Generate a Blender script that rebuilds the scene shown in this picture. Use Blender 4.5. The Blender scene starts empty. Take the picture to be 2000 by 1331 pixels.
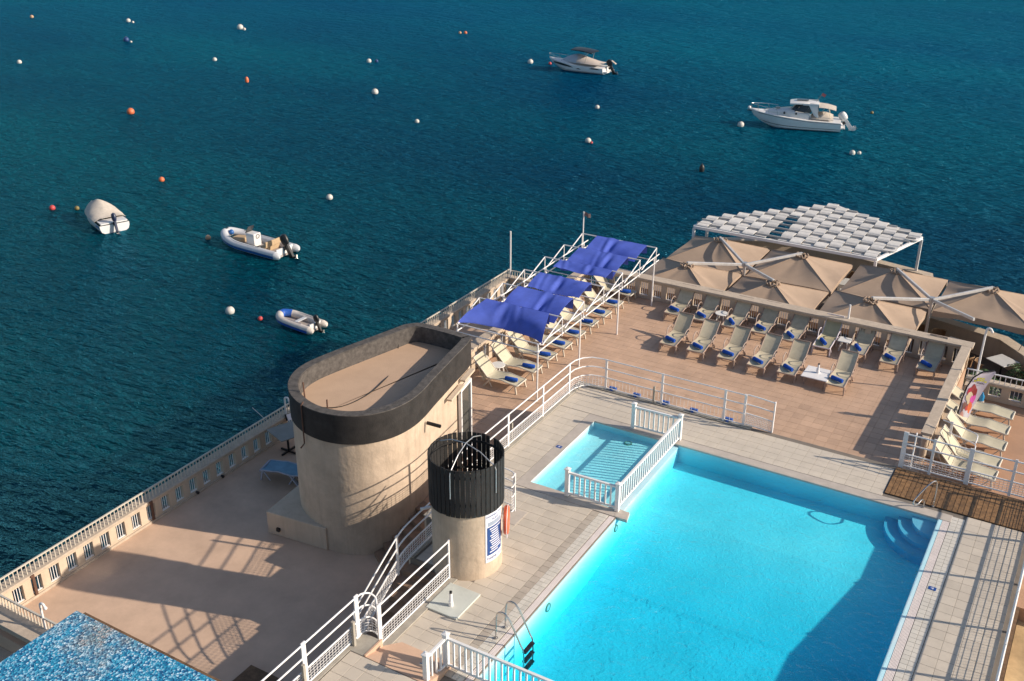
import bpy, math, random
from math import sin, cos, pi, radians as R
from mathutils import Vector, Matrix
random.seed(7)
S = bpy.context.scene
COL = S.collection

# ------------------------------------------------------------------ camera, sky, sun, exposure
cd = bpy.data.cameras.new('camera'); cam = bpy.data.objects.new('camera', cd); COL.objects.link(cam)
cd.sensor_fit = 'HORIZONTAL'; cd.sensor_width = 36; cd.lens = 36.79; cd.clip_start = .1; cd.clip_end = 6000
cam.matrix_world = Matrix(((0.8613, -0.2201, 0.4580, 0), (0.5081, 0.3639, -0.7807, 0), (0.0052, 0.9051, 0.4252, 16), (0, 0, 0, 1)))
S.camera = cam
SUN_E, SUN_A = 26.0, 17.0            # elevation, azimuth counted from +X towards +Y
w = bpy.data.worlds.new('World'); S.world = w; w.use_nodes = True
nt = w.node_tree; bg = nt.nodes['Background']
sky = nt.nodes.new('ShaderNodeTexSky'); sky.sky_type = 'NISHITA'; sky.sun_disc = False
sky.sun_elevation = R(SUN_E); sky.sun_rotation = R(90 - SUN_A); sky.air_density = 1.0; sky.dust_density = 1.2; sky.ozone_density = 1.5
nt.links.new(sky.outputs[0], bg.inputs[0]); bg.inputs[1].default_value = .082
sl = bpy.data.lights.new('sun', 'SUN'); so = bpy.data.objects.new('sun', sl); COL.objects.link(so)
sl.energy = 3.6; sl.angle = R(.55); sl.color = (1, .87, .72)
sd = Vector((cos(R(SUN_E)) * cos(R(SUN_A)), cos(R(SUN_E)) * sin(R(SUN_A)), sin(R(SUN_E))))
so.rotation_euler = sd.to_track_quat('Z', 'Y').to_euler(); so.location = (30, 8, 30)
S.view_settings.view_transform = 'Standard'; S.view_settings.look = 'None'; S.view_settings.gamma = 1
S.view_settings.use_curve_mapping = False; S.view_settings.exposure = 0.70

# ------------------------------------------------------------------ materials
MATS = {}
def nodes(name):
    m = bpy.data.materials.new(name); m.use_nodes = True
    return m, m.node_tree.nodes, m.node_tree.links, m.node_tree.nodes['Principled BSDF']
def mat(name, c, rough=.6, metal=0, var=.12, vs=3.0, bump=0, bs=60, c2=None, stain=0, rnd=0, spec=None, trans=0, streak=0):
    """principled with a two-scale noise variation of the base colour, optional stains and bump"""
    if name in MATS: return MATS[name]
    m, N, L, b = nodes(name)
    tc = N.new('ShaderNodeNewGeometry')
    n1 = N.new('ShaderNodeTexNoise'); n1.inputs['Scale'].default_value = vs; n1.inputs['Detail'].default_value = 8
    n1.inputs['Roughness'].default_value = .65
    L.new(tc.outputs['Position'], n1.inputs['Vector'])
    rp = N.new('ShaderNodeValToRGB'); e = rp.color_ramp.elements
    e[0].position = .3; e[1].position = .72
    a = c2 or tuple(x * (1 - var * 1.6) for x in c)
    e[0].color = (*a, 1); e[1].color = (*[min(1, x * (1 + var)) for x in c], 1)
    L.new(n1.outputs[0], rp.inputs[0]); out = rp.outputs[0]
    if stain:
        n2 = N.new('ShaderNodeTexNoise'); n2.inputs['Scale'].default_value = .55; n2.inputs['Detail'].default_value = 10; n2.inputs['Roughness'].default_value = .7
        L.new(tc.outputs['Position'], n2.inputs['Vector'])
        r2 = N.new('ShaderNodeValToRGB'); r2.color_ramp.elements[0].position = .52; r2.color_ramp.elements[1].position = .72
        L.new(n2.outputs[0], r2.inputs[0])
        mm = N.new('ShaderNodeMath'); mm.operation = 'MULTIPLY'; mm.inputs[1].default_value = stain; L.new(r2.outputs[0], mm.inputs[0])
        mx = N.new('ShaderNodeMix'); mx.data_type = 'RGBA'; mx.blend_type = 'MIX'
        L.new(mm.outputs[0], mx.inputs['Factor']); L.new(out, mx.inputs['A']); mx.inputs['B'].default_value = (*[x * .5 for x in c], 1)
        out = mx.outputs['Result']
    if streak:
        q = N.new('ShaderNodeMapping'); q.inputs['Scale'].default_value = (3.2, 3.2, .22); L.new(tc.outputs['Position'], q.inputs['Vector'])
        n4 = N.new('ShaderNodeTexNoise'); n4.inputs['Scale'].default_value = 1.6; n4.inputs['Detail'].default_value = 9; n4.inputs['Roughness'].default_value = .7; L.new(q.outputs[0], n4.inputs['Vector'])
        r4 = N.new('ShaderNodeValToRGB'); r4.color_ramp.elements[0].position = .50; r4.color_ramp.elements[1].position = .78; L.new(n4.outputs[0], r4.inputs[0])
        m4 = N.new('ShaderNodeMath'); m4.operation = 'MULTIPLY'; m4.inputs[1].default_value = streak; L.new(r4.outputs[0], m4.inputs[0])
        x4 = N.new('ShaderNodeMix'); x4.data_type = 'RGBA'; L.new(m4.outputs[0], x4.inputs['Factor']); L.new(out, x4.inputs['A']); x4.inputs['B'].default_value = (*[x * .45 for x in c], 1)
        out = x4.outputs['Result']
    if rnd:
        oi = N.new('ShaderNodeObjectInfo'); mr = N.new('ShaderNodeMapRange'); mr.inputs[3].default_value = 1 - rnd; mr.inputs[4].default_value = 1 + rnd * .6
        L.new(oi.outputs['Random'], mr.inputs[0])
        hs = N.new('ShaderNodeHueSaturation'); L.new(mr.outputs[0], hs.inputs['Value']); L.new(out, hs.inputs['Color']); out = hs.outputs[0]
    L.new(out, b.inputs['Base Color'])
    b.inputs['Roughness'].default_value = rough; b.inputs['Metallic'].default_value = metal
    if spec is not None: b.inputs['Specular IOR Level'].default_value = spec
    if trans: b.inputs['Transmission Weight'].default_value = trans
    if bump:
        n3 = N.new('ShaderNodeTexNoise'); n3.inputs['Scale'].default_value = bs; n3.inputs['Detail'].default_value = 5
        L.new(tc.outputs['Position'], n3.inputs['Vector'])
        bp = N.new('ShaderNodeBump'); bp.inputs['Strength'].default_value = bump; bp.inputs['Distance'].default_value = .02
        L.new(n3.outputs[0], bp.inputs['Height']); L.new(bp.outputs[0], b.inputs['Normal'])
    MATS[name] = m
    return m

def sea_material():
    m, N, L, b = nodes('sea water')
    g = N.new('ShaderNodeNewGeometry')
    # broad teal and navy areas of the bottom showing through
    n = N.new('ShaderNodeTexNoise'); n.inputs['Scale'].default_value = .021; n.inputs['Detail'].default_value = 5; n.inputs['Roughness'].default_value = .55
    mp = N.new('ShaderNodeMapping'); mp.inputs['Rotation'].default_value = (0, 0, R(-28)); mp.inputs['Scale'].default_value = (.55, 1.25, 1)
    mp.inputs['Location'].default_value = (9, 4, 0)
    L.new(g.outputs['Position'], mp.inputs['Vector']); L.new(mp.outputs[0], n.inputs['Vector'])
    r = N.new('ShaderNodeValToRGB'); e = r.color_ramp.elements
    e[0].position = .38; e[0].color = (.0, .013, .037, 1); e[1].position = .66; e[1].color = (.0, .072, .082, 1)
    L.new(n.outputs[0], r.inputs[0])
    # blue is added to the base colour with distance
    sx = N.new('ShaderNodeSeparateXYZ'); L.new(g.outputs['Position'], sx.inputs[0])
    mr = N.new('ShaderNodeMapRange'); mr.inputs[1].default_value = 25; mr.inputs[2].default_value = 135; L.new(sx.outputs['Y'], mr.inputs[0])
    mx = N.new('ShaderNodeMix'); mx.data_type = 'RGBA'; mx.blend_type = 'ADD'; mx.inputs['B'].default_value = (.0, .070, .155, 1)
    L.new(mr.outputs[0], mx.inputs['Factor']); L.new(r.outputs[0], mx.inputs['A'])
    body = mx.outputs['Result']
    def wave(scale, rot, stretch, det, rough=.55):
        q = N.new('ShaderNodeMapping'); q.inputs['Rotation'].default_value = (0, 0, R(rot)); q.inputs['Scale'].default_value = (1, stretch, 1)
        t = N.new('ShaderNodeTexNoise'); t.inputs['Scale'].default_value = scale; t.inputs['Detail'].default_value = det; t.inputs['Roughness'].default_value = rough
        t.inputs['Distortion'].default_value = .35
        L.new(g.outputs['Position'], q.inputs['Vector']); L.new(q.outputs[0], t.inputs['Vector']); return t.outputs[0]
    a = wave(.30, -22, 3.0, 3); c = wave(.92, -36, 3.2, 4); d = wave(3.0, -25, 2.2, 3)
    def mul(o, k):
        x = N.new('ShaderNodeMath'); x.operation = 'MULTIPLY'; x.inputs[1].default_value = k; L.new(o, x.inputs[0]); return x.outputs[0]
    def add(o, p):
        x = N.new('ShaderNodeMath'); x.operation = 'ADD'; L.new(o, x.inputs[0]); L.new(p, x.inputs[1]); return x.outputs[0]
    h = add(add(mul(a, 1.5), mul(c, 1.25)), mul(d, .22))
    bp = N.new('ShaderNodeBump'); bp.inputs['Strength'].default_value = 1; bp.inputs['Distance'].default_value = 1.0
    L.new(h, bp.inputs['Height'])
    df = N.new('ShaderNodeBsdfDiffuse'); gl = N.new('ShaderNodeBsdfGlossy'); gl.inputs['Roughness'].default_value = .14; gl.inputs['Color'].default_value = (.15, .62, .92, 1)
    fr = N.new('ShaderNodeFresnel'); fr.inputs[0].default_value = 1.33; ms = N.new('ShaderNodeMixShader')
    L.new(body, df.inputs['Color'])
    for q in (df, gl, fr): L.new(bp.outputs[0], q.inputs['Normal'])
    L.new(fr.outputs[0], ms.inputs[0]); L.new(df.outputs[0], ms.inputs[1]); L.new(gl.outputs[0], ms.inputs[2])
    L.new(ms.outputs[0], N['Material Output'].inputs['Surface']); N.remove(b)
    return m

def pool_water_material():
    m = bpy.data.materials.new('pool water'); m.use_nodes = True
    N, L = m.node_tree.nodes, m.node_tree.links; N.remove(N['Principled BSDF']); out = N['Material Output']
    g = N.new('ShaderNodeNewGeometry')
    t = N.new('ShaderNodeTexNoise'); t.inputs['Scale'].default_value = 4.5; t.inputs['Detail'].default_value = 3; t.inputs['Distortion'].default_value = .8
    L.new(g.outputs['Position'], t.inputs['Vector'])
    bp = N.new('ShaderNodeBump'); bp.inputs['Strength'].default_value = .7; bp.inputs['Distance'].default_value = .09; L.new(t.outputs[0], bp.inputs['Height'])
    tr = N.new('ShaderNodeBsdfTransparent'); gl = N.new('ShaderNodeBsdfGlossy'); gl.inputs['Roughness'].default_value = .06
    fr = N.new('ShaderNodeFresnel'); fr.inputs[0].default_value = 1.33
    L.new(bp.outputs[0], gl.inputs['Normal']); L.new(bp.outputs[0], fr.inputs['Normal'])
    mx = N.new('ShaderNodeMixShader'); nb = N.new('ShaderNodeMath'); nb.operation = 'SUBTRACT'; nb.inputs[0].default_value = 1; L.new(g.outputs['Backfacing'], nb.inputs[1])
    ff = N.new('ShaderNodeMath'); ff.operation = 'MULTIPLY'; L.new(fr.outputs[0], ff.inputs[0]); L.new(nb.outputs[0], ff.inputs[1])
    L.new(ff.outputs[0], mx.inputs[0]); L.new(tr.outputs[0], mx.inputs[1]); L.new(gl.outputs[0], mx.inputs[2])
    L.new(mx.outputs[0], out.inputs['Surface'])
    va = N.new('ShaderNodeVolumeAbsorption'); va.inputs['Color'].default_value = (.0, .90, .985, 1); va.inputs['Density'].default_value = .95
    L.new(va.outputs[0], out.inputs['Volume'])
    return m

def pool_liner(name, c, strength):
    m, N, L, b = nodes(name)
    g = N.new('ShaderNodeNewGeometry')
    v = N.new('ShaderNodeTexNoise'); v.inputs['Scale'].default_value = 7.5; v.inputs['Detail'].default_value = 4; v.inputs['Roughness'].default_value = .6; v.inputs['Distortion'].default_value = .9
    L.new(g.outputs['Position'], v.inputs['Vector'])
    bp = N.new('ShaderNodeBump'); bp.inputs['Strength'].default_value = strength; bp.inputs['Distance'].default_value = .022; L.new(v.outputs[0], bp.inputs['Height'])
    L.new(bp.outputs[0], b.inputs['Normal'])
    n = N.new('ShaderNodeTexNoise'); n.inputs['Scale'].default_value = .7; n.inputs['Detail'].default_value = 6; L.new(g.outputs['Position'], n.inputs['Vector'])
    r = N.new('ShaderNodeValToRGB'); r.color_ramp.elements[0].position = .35; r.color_ramp.elements[1].position = .7
    r.color_ramp.elements[0].color = (*[x * .86 for x in c], 1); r.color_ramp.elements[1].color = (*c, 1)
    L.new(n.outputs[0], r.inputs[0]); b.inputs['Roughness'].default_value = .8
    n2 = N.new('ShaderNodeTexNoise'); n2.inputs['Scale'].default_value = .33; n2.inputs['Detail'].default_value = 7; n2.inputs['Roughness'].default_value = .68; L.new(g.outputs['Position'], n2.inputs['Vector'])  # pale patches mixed into the colour, painted sun glow on the pool floor
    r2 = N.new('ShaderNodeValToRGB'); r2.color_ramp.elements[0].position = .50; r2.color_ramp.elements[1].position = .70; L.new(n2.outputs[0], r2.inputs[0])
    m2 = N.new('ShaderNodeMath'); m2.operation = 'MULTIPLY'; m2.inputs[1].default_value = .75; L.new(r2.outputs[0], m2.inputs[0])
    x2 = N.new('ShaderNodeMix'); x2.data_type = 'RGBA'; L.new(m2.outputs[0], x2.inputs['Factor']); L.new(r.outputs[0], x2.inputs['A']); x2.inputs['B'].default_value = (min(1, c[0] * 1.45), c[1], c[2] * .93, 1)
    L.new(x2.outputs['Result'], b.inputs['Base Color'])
    return m

def mosaic_material():
    m, N, L, b = nodes('blue flaked roof coating')
    g = N.new('ShaderNodeNewGeometry')
    v = N.new('ShaderNodeTexVoronoi'); v.inputs['Scale'].default_value = 44; L.new(g.outputs['Position'], v.inputs['Vector'])
    v2 = N.new('ShaderNodeTexNoise'); v2.inputs['Scale'].default_value = 22; v2.inputs['Detail'].default_value = 6; L.new(g.outputs['Position'], v2.inputs['Vector'])
    sp = N.new('ShaderNodeSeparateColor'); L.new(v.outputs['Color'], sp.inputs[0])
    av = N.new('ShaderNodeMath'); av.operation = 'MULTIPLY_ADD'; av.inputs[1].default_value = .75; L.new(sp.outputs[0], av.inputs[0])
    ml = N.new('ShaderNodeMath'); ml.operation = 'MULTIPLY'; ml.inputs[1].default_value = .3; L.new(v2.outputs[0], ml.inputs[0]); L.new(ml.outputs[0], av.inputs[2])
    def ramp(cols):
        r = N.new('ShaderNodeValToRGB'); r.color_ramp.interpolation = 'LINEAR'
        while len(r.color_ramp.elements) < len(cols): r.color_ramp.elements.new(.5)
        for e, (p, c) in zip(r.color_ramp.elements, cols): e.position = p; e.color = (*c, 1)
        L.new(av.outputs[0], r.inputs[0]); return r.outputs[0]
    A = ramp(((0, (.003, .03, .10)), (.3, (.01, .13, .30)), (.5, (.015, .25, .42)), (.70, (.07, .36, .55)), (.90, (.50, .68, .80)), (1, (.55, .42, .40))))
    B = ramp(((0, (.02, .06, .10)), (.3, (.12, .14, .16)), (.5, (.20, .33, .38)), (.68, (.35, .28, .26)), (.84, (.50, .62, .66)), (1, (.62, .45, .38))))
    n = N.new('ShaderNodeTexNoise'); n.inputs['Scale'].default_value = .9; n.inputs['Detail'].default_value = 9; n.inputs['Roughness'].default_value = .75
    L.new(g.outputs['Position'], n.inputs['Vector'])
    r = N.new('ShaderNodeValToRGB'); r.color_ramp.elements[0].position = .5; r.color_ramp.elements[1].position = .62; L.new(n.outputs[0], r.inputs[0])
    mx = N.new('ShaderNodeMix'); mx.data_type = 'RGBA'; L.new(r.outputs[0], mx.inputs['Factor']); L.new(A, mx.inputs['A']); L.new(B, mx.inputs['B'])
    L.new(mx.outputs['Result'], b.inputs['Base Color']); b.inputs['Roughness'].default_value = .5
    bp = N.new('ShaderNodeBump'); bp.inputs['Strength'].default_value = .8; bp.inputs['Distance'].default_value = .01
    L.new(v.outputs['Distance'], bp.inputs['Height']); L.new(bp.outputs[0], b.inputs['Normal'])
    return m

def glass_material():
    m, N, L, b = nodes('window glass'); b.inputs['Base Color'].default_value = (.10, .10, .09, 1); b.inputs['Roughness'].default_value = .05
    b.inputs['Metallic'].default_value = .25; return m

WHITE = mat('white painted metal', (.78, .76, .75), .42, var=.06, stain=.12)
WPVC = mat('white plastic fence', (.80, .79, .77), .35, var=.04, stain=.10)
STEEL = mat('polished steel', (.55, .54, .52), .22, 1, var=.05)
ALU = mat('grey aluminium', (.52, .52, .53), .4, .6, var=.08)
WALL = mat('cream render wall', (.56, .45, .34), .85, var=.07, vs=1.3, bump=.35, bs=25, stain=.25, streak=.35)
COPE = mat('weathered coping stone', (.50, .41, .32), .85, var=.12, vs=6, bump=.3, bs=60, stain=.35)
TERR = mat('terracotta deck joint', (.42, .27, .18), .9, var=.12)
TTILE = mat('terracotta tile', (.54, .36, .245), .6, var=.12, vs=1.2, rnd=.10, bump=.08, bs=80, stain=.25)
TSLAB = mat('painted terracotta floor', (.60, .42, .30), .8, var=.10, vs=.9, bump=.15, bs=30, stain=.28)
DJOINT = mat('dark tile joint', (.20, .17, .14), .9)
DTILE = mat('beige grey deck tile', (.575, .505, .415), .6, var=.08, vs=2.2, rnd=.07, bump=.1, bs=70, stain=.25)
DBAND = mat('smooth stone pool edge', (.50, .44, .38), .6, var=.10, vs=3, bump=.1, stain=.35)
DKTILE = mat('taupe border tile', (.46, .40, .33), .6, var=.10, rnd=.12)
GTILE = mat('pale gutter tile', (.62, .58, .51), .5, var=.06, rnd=.07)
GRATE = mat('pale plastic grating', (.85, .76, .72), .5, var=.05)
WOOD = mat('brown decking wood', (.25, .135, .055), .6, var=.35, vs=9, rnd=.22, bump=.3, bs=40)
BLACKR = mat('black painted concrete', (.024, .021, .020), .75, var=.4, vs=3, bump=.3, bs=30)
GREYR = mat('weathered black paint on concrete', (.095, .085, .078), .8, var=.35, vs=7, bump=.4, bs=40, stain=.3)
SLAT = mat('black slat wood', (.020, .019, .019), .75, var=.3, vs=8, rnd=.3)
CANV = mat('tan canvas', (.375, .275, .20), .9, var=.07, vs=1.6, bump=.1, bs=8)
BLUEF = mat('blue sail fabric', (.075, .125, .53), .8, var=.12, vs=2.5)
TOWEL = mat('blue towel', (.006, .085, .46), .9, var=.15, vs=20, bump=.5, bs=200)
SLING = mat('olive beige sling fabric', (.54, .475, .34), .8, var=.10, vs=5, rnd=.16)
SLINGC = mat('cream sling fabric', (.52, .475, .35), .8, var=.07, vs=5, rnd=.08)
TAUPE = mat('taupe resin frame', (.36, .265, .215), .5, var=.08)
CREAMF = mat('cream resin frame', (.58, .53, .44), .5, var=.08)
WPLAS = mat('white garden plastic', (.74, .72, .68), .4, var=.05)
SHUT = mat('faded blue canvas', (.14, .28, .38), .8, var=.15)
BLK = mat('black plastic', (.012, .012, .014), .4, var=.2)
GEL = mat('white gelcoat', (.72, .70, .68), .18, var=.03)
RTUBE = mat('pale grey boat tube', (.55, .56, .58), .4, var=.05)
RBLUE = mat('blue boat tube', (.015, .10, .32), .4, var=.08)
BEIGE = mat('beige boat cushion', (.45, .32, .19), .8, var=.08)
BCOVER = mat('beige boat cover', (.54, .48, .41), .85, var=.10, vs=4, bump=.3, bs=6)
SMOKE = mat('smoked boat glass', (.03, .035, .04), .08, var=.1)
WOVEN = mat('pale woven plank', (.68, .65, .61), .7, var=.10, vs=5, rnd=.12, stain=.2)
GREYC = mat('grey concrete kerb', (.36, .33, .28), .85, var=.15, vs=5, bump=.3)
PEACH = mat('peach painted concrete', (.56, .375, .265), .8, var=.05, stain=.1)
PAD = mat('white painted slab', (.55, .57, .52), .7, var=.06, stain=.35)
LEAF = mat('palm leaf green', (.045, .10, .02), .5, var=.4, vs=12)
SAND = mat('ochre sand', (.60, .42, .22), .95, var=.18, vs=2, bump=.6, bs=4, stain=.3)
STEP = mat('worn brown step', (.27, .17, .11), .85, var=.15, vs=5, stain=.2)
TABLET = mat('white table top', (.55, .54, .52), .4, var=.05)
RATTAN = mat('brown rattan', (.22, .12, .055), .7, var=.3, vs=30)
BROWN = mat('brown roof trim', (.16, .09, .045), .8, var=.3, vs=8)
CABLE = mat('dark cable', (.03, .025, .02), .6)
RUST = mat('rusty bracket', (.12, .06, .04), .8)
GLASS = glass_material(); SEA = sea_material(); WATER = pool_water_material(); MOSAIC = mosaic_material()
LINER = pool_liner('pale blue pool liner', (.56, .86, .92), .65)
LINERS = pool_liner('blue pool step paint', (.16, .48, .68), .3)
LINERW = pool_liner('pale blue pool wall', (.50, .80, .88), .3)
def flat(name, c, rough=.6): return mat(name, c, rough, var=.05)

# ------------------------------------------------------------------ mesh builder
class MB:
    def __init__(s): s.v = []; s.f = []
    def add(s, vs, fs):
        o = len(s.v); s.v += [tuple(p) for p in vs]; s.f += [tuple(o + i for i in f) for f in fs]; return s
    def box(s, x0, x1, y0, y1, z0, z1):
        return s.add([(x0, y0, z0), (x1, y0, z0), (x1, y1, z0), (x0, y1, z0), (x0, y0, z1), (x1, y0, z1), (x1, y1, z1), (x0, y1, z1)],
                     [(3, 2, 1, 0), (4, 5, 6, 7), (0, 1, 5, 4), (1, 2, 6, 5), (2, 3, 7, 6), (3, 0, 4, 7)])
    def beam(s, a, b, w, h, up=(0, 0, 1)):
        a = Vector(a); b = Vector(b); d = (b - a).normalized(); u = Vector(up)
        r = d.cross(u)
        if r.length < 1e-4: r = d.cross(Vector((1, 0, 0)))
        r.normalize(); u = r.cross(d).normalized(); r *= w / 2; u *= h / 2
        vs = [a - r - u, a + r - u, a + r + u, a - r + u, b - r - u, b + r - u, b + r + u, b - r + u]
        return s.add(vs, [(0, 1, 2, 3), (7, 6, 5, 4), (0, 4, 5, 1), (1, 5, 6, 2), (2, 6, 7, 3), (3, 7, 4, 0)])
    def prism(s, poly, z0, z1):
        n = len(poly); vs = [(x, y, z0) for x, y in poly] + [(x, y, z1) for x, y in poly]
        return s.add(vs, [tuple(range(n - 1, -1, -1)), tuple(range(n, 2 * n))] + [(i, (i + 1) % n, n + (i + 1) % n, n + i) for i in range(n)])
    def tube(s, path, r, n=8, closed=False, caps=True):
        P = [Vector(p) for p in path]; m = len(P); rs = r if isinstance(r, (list, tuple)) else [r] * m
        ref = None; rings = []
        for i, p in enumerate(P):
            if closed: d = P[(i + 1) % m] - P[i - 1]
            else: d = P[min(i + 1, m - 1)] - P[max(i - 1, 0)]
            d.normalize()
            if ref is None: ref = d.orthogonal().normalized()
            ref = (ref - d * ref.dot(d)).normalized(); q = d.cross(ref)
            rings.append([p + (ref * cos(2 * pi * k / n) + q * sin(2 * pi * k / n)) * rs[i] for k in range(n)])
        vs = [v for r_ in rings for v in r_]; fs = []
        for i in range(m if closed else m - 1):
            j = (i + 1) % m
            for k in range(n): fs.append((i * n + k, i * n + (k + 1) % n, j * n + (k + 1) % n, j * n + k))
        if caps and not closed: fs += [tuple(range(n - 1, -1, -1)), tuple((m - 1) * n + k for k in range(n))]
        return s.add(vs, fs)
    def lathe(s, prof, n=24, c=(0, 0, 0), a0=0, a1=2 * pi):
        full = abs(a1 - a0 - 2 * pi) < 1e-6; k = n if full else n + 1; vs = []
        for i in range(k):
            a = a0 + (a1 - a0) * i / n
            vs += [(c[0] + r * cos(a), c[1] + r * sin(a), c[2] + z) for r, z in prof]
        m = len(prof); fs = []
        for i in range(n):
            j = (i + 1) % k
            for q in range(m - 1): fs.append((i * m + q, j * m + q, j * m + q + 1, i * m + q + 1))
        return s.add(vs, fs)
    def cyl(s, c, r, z0, z1, n=16):
        return s.add([(c[0] + r * cos(2 * pi * k / n), c[1] + r * sin(2 * pi * k / n), z) for z in (z0, z1) for k in range(n)],
                     [tuple(range(n - 1, -1, -1)), tuple(range(n, 2 * n))] + [(k, (k + 1) % n, n + (k + 1) % n, n + k) for k in range(n)])
    def grid(s, fn, nu, nv):
        vs = [fn(i / nu, j / nv) for j in range(nv + 1) for i in range(nu + 1)]
        return s.add(vs, [(j * (nu + 1) + i, j * (nu + 1) + i + 1, (j + 1) * (nu + 1) + i + 1, (j + 1) * (nu + 1) + i) for j in range(nv) for i in range(nu)])
    def sheet(s, fn, nu, nv, t=.012):
        """a grid with real thickness"""
        def f2(u, v):
            p = Vector(fn(u, v)); return (p.x, p.y, p.z - t)
        o = len(s.v); s.grid(fn, nu, nv); o2 = len(s.v); s.grid(f2, nu, nv)
        W = nu + 1
        rim = [i for i in range(W)] + [j * W + nu for j in range(1, nv + 1)] + [nv * W + i for i in range(nu - 1, -1, -1)] + [j * W for j in range(nv - 1, 0, -1)]
        for a, b in zip(rim, rim[1:] + rim[:1]): s.f.append((o + b, o + a, o2 + a, o2 + b))
        return s
    def sphere(s, c, r, n=12, m=8, sq=1.0):
        return s.lathe([(max(1e-4, r * sin(pi * i / m)), -r * sq * cos(pi * i / m)) for i in range(m + 1)], n, c)
    def build(s, name, mt, parent=None, smooth=False, bevel=0, loc=None, local=False):
        me = bpy.data.meshes.new(name)
        off = Vector(loc) if loc is not None else (Vector(root_loc(parent)) if parent is not None and not local else Vector((0, 0, 0)))
        me.from_pydata([(x - off.x, y - off.y, z - off.z) for x, y, z in s.v], [], s.f)
        me.validate()
        me.materials.append(mt)
        if smooth: me.shade_smooth()
        o = bpy.data.objects.new(name, me); COL.objects.link(o)
        if parent is not None: o.parent = parent
        if loc is not None: o.location = off
        if smooth:
            try: me.set_sharp_from_angle(angle=R(40))
            except Exception: pass
        if bevel:
            b = o.modifiers.new('bevel', 'BEVEL'); b.width = bevel; b.segments = 2; b.limit_method = 'ANGLE'
        return o
def root_loc(o):
    while o.parent is not None: o = o.parent
    return o.location
def thing(name, label, cat, loc=(0, 0, 0), rz=0, group=None):
    o = bpy.data.objects.new(name, None); COL.objects.link(o); o.location = loc; o.rotation_euler = (0, 0, rz); o.empty_display_size = .2
    o['label'] = label; o['category'] = cat
    if group: o['group'] = group
    return o
def tag(o, label, cat, group=None):
    o['label'] = label; o['category'] = cat
    if group: o['group'] = group
    return o
def struct(o): o['kind'] = 'structure'; return o
def stuff(o): o['kind'] = 'stuff'; return o
def copy_tree(o, parent=None):
    c = o.copy(); COL.objects.link(c)
    if parent is not None: c.parent = parent
    for ch in list(o.children): copy_tree(ch, c)
    return c
def put(o, loc, rz=0, label=None, group=None):
    o.location = loc; o.rotation_euler = (0, 0, rz)
    if label: o['label'] = label
    if group: o['group'] = group
    return o
_cache = {}
def piece(name, key, maker, mt, parent, loc, rz=0):
    """a small repeated part: mesh data shared between alike pieces, placed relative to the parent's root"""
    if key not in _cache:
        b = MB(); maker(b); o = b.build(name, mt, None); _cache[key] = o.data; bpy.data.objects.remove(o)
    o = bpy.data.objects.new(name, _cache[key]); COL.objects.link(o); o.parent = parent
    rl = root_loc(parent); o.location = (loc[0] - rl[0], loc[1] - rl[1], loc[2] - rl[2]); o.rotation_euler = (0, 0, rz)
    return o
def smoothpath(P, n=5):
    """Catmull-Rom through P"""
    P = [Vector(p) for p in P]; Q = [P[0] * 2 - P[1]] + P + [P[-1] * 2 - P[-2]]; out = []
    for i in range(1, len(Q) - 2):
        a, b, c, d = Q[i - 1:i + 3]
        for k in range(n):
            t = k / n; out.append(.5 * ((2 * b) + (c - a) * t + (2 * a - 5 * b + 4 * c - d) * t * t + (3 * b - a - 3 * c + d) * t ** 3))
    out.append(P[-1]); return out

# ------------------------------------------------------------------ setting: sea, decks, terraces
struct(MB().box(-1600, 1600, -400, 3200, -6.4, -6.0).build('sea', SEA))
ZL = -.9
def slab(name, mt, poly, z0, z1, bevel=0): return struct(MB().prism(poly, z0, z1).build(name, mt, bevel=bevel))
lower = slab('lower_terrace', TSLAB, [(-20.95, 10.65), (-10.75, 10.65), (-10.75, 16.2), (-12.3, 18.0), (-12.3, 24), (-17, 24), (-17, 35.3), (-20.95, 35.3)], -7, ZL)
sun_t = slab('sun_terrace', TERR, [(-17.4, 23.0), (-14.82, 23.0), (-14.12, 19.3), (-11.9, 18.9), (-11.9, 24.9), (-2.82, 24.9), (-2.82, 35.75), (-17.4, 35.75)], -6.95, -.012)
right_t = slab('side_terrace', mat('terracotta side floor', (.46, .27, .165), .6, var=.08, vs=1, bump=.1, stain=.25), [(-2.82, 24.9), (5, 24.9), (5, 33.6), (-2.82, 33.6)], -6.9, -.004)
XA, XB, YF = -9.29, -1.82, 25.68
deck = MB()
deck.box(-11.6, XA, 13.45, 21.65, -2.4, -.012).box(-13.6, -11.6, 18.75, 21.65, -2.4, -.012).box(-12.95, -11.6, 17.12, 18.75, -2.4, -.012).box(-13.6, -12.09, 21.65, 27.78, -2.4, -.012)
deck.box(-12.09, XB, YF + .02, 27.78, -2.4, -.012).box(XB, .30, 6, 27.78, -2.4, -.012).box(-11.6, XA, 6, 13.45, -2.4, -.012)
deck = struct(deck.build('pool_deck', DJOINT))
body = MB().box(-11.6, .3, 6, 27.7, -6.9, -2.4).box(-13.58, -11.6, 18.76, 27.7, -6.9, -2.4).box(-12.93, -11.6, 17.14, 18.75, -6.9, -2.4)
struct(body.build('deck_base', WALL))
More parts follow.
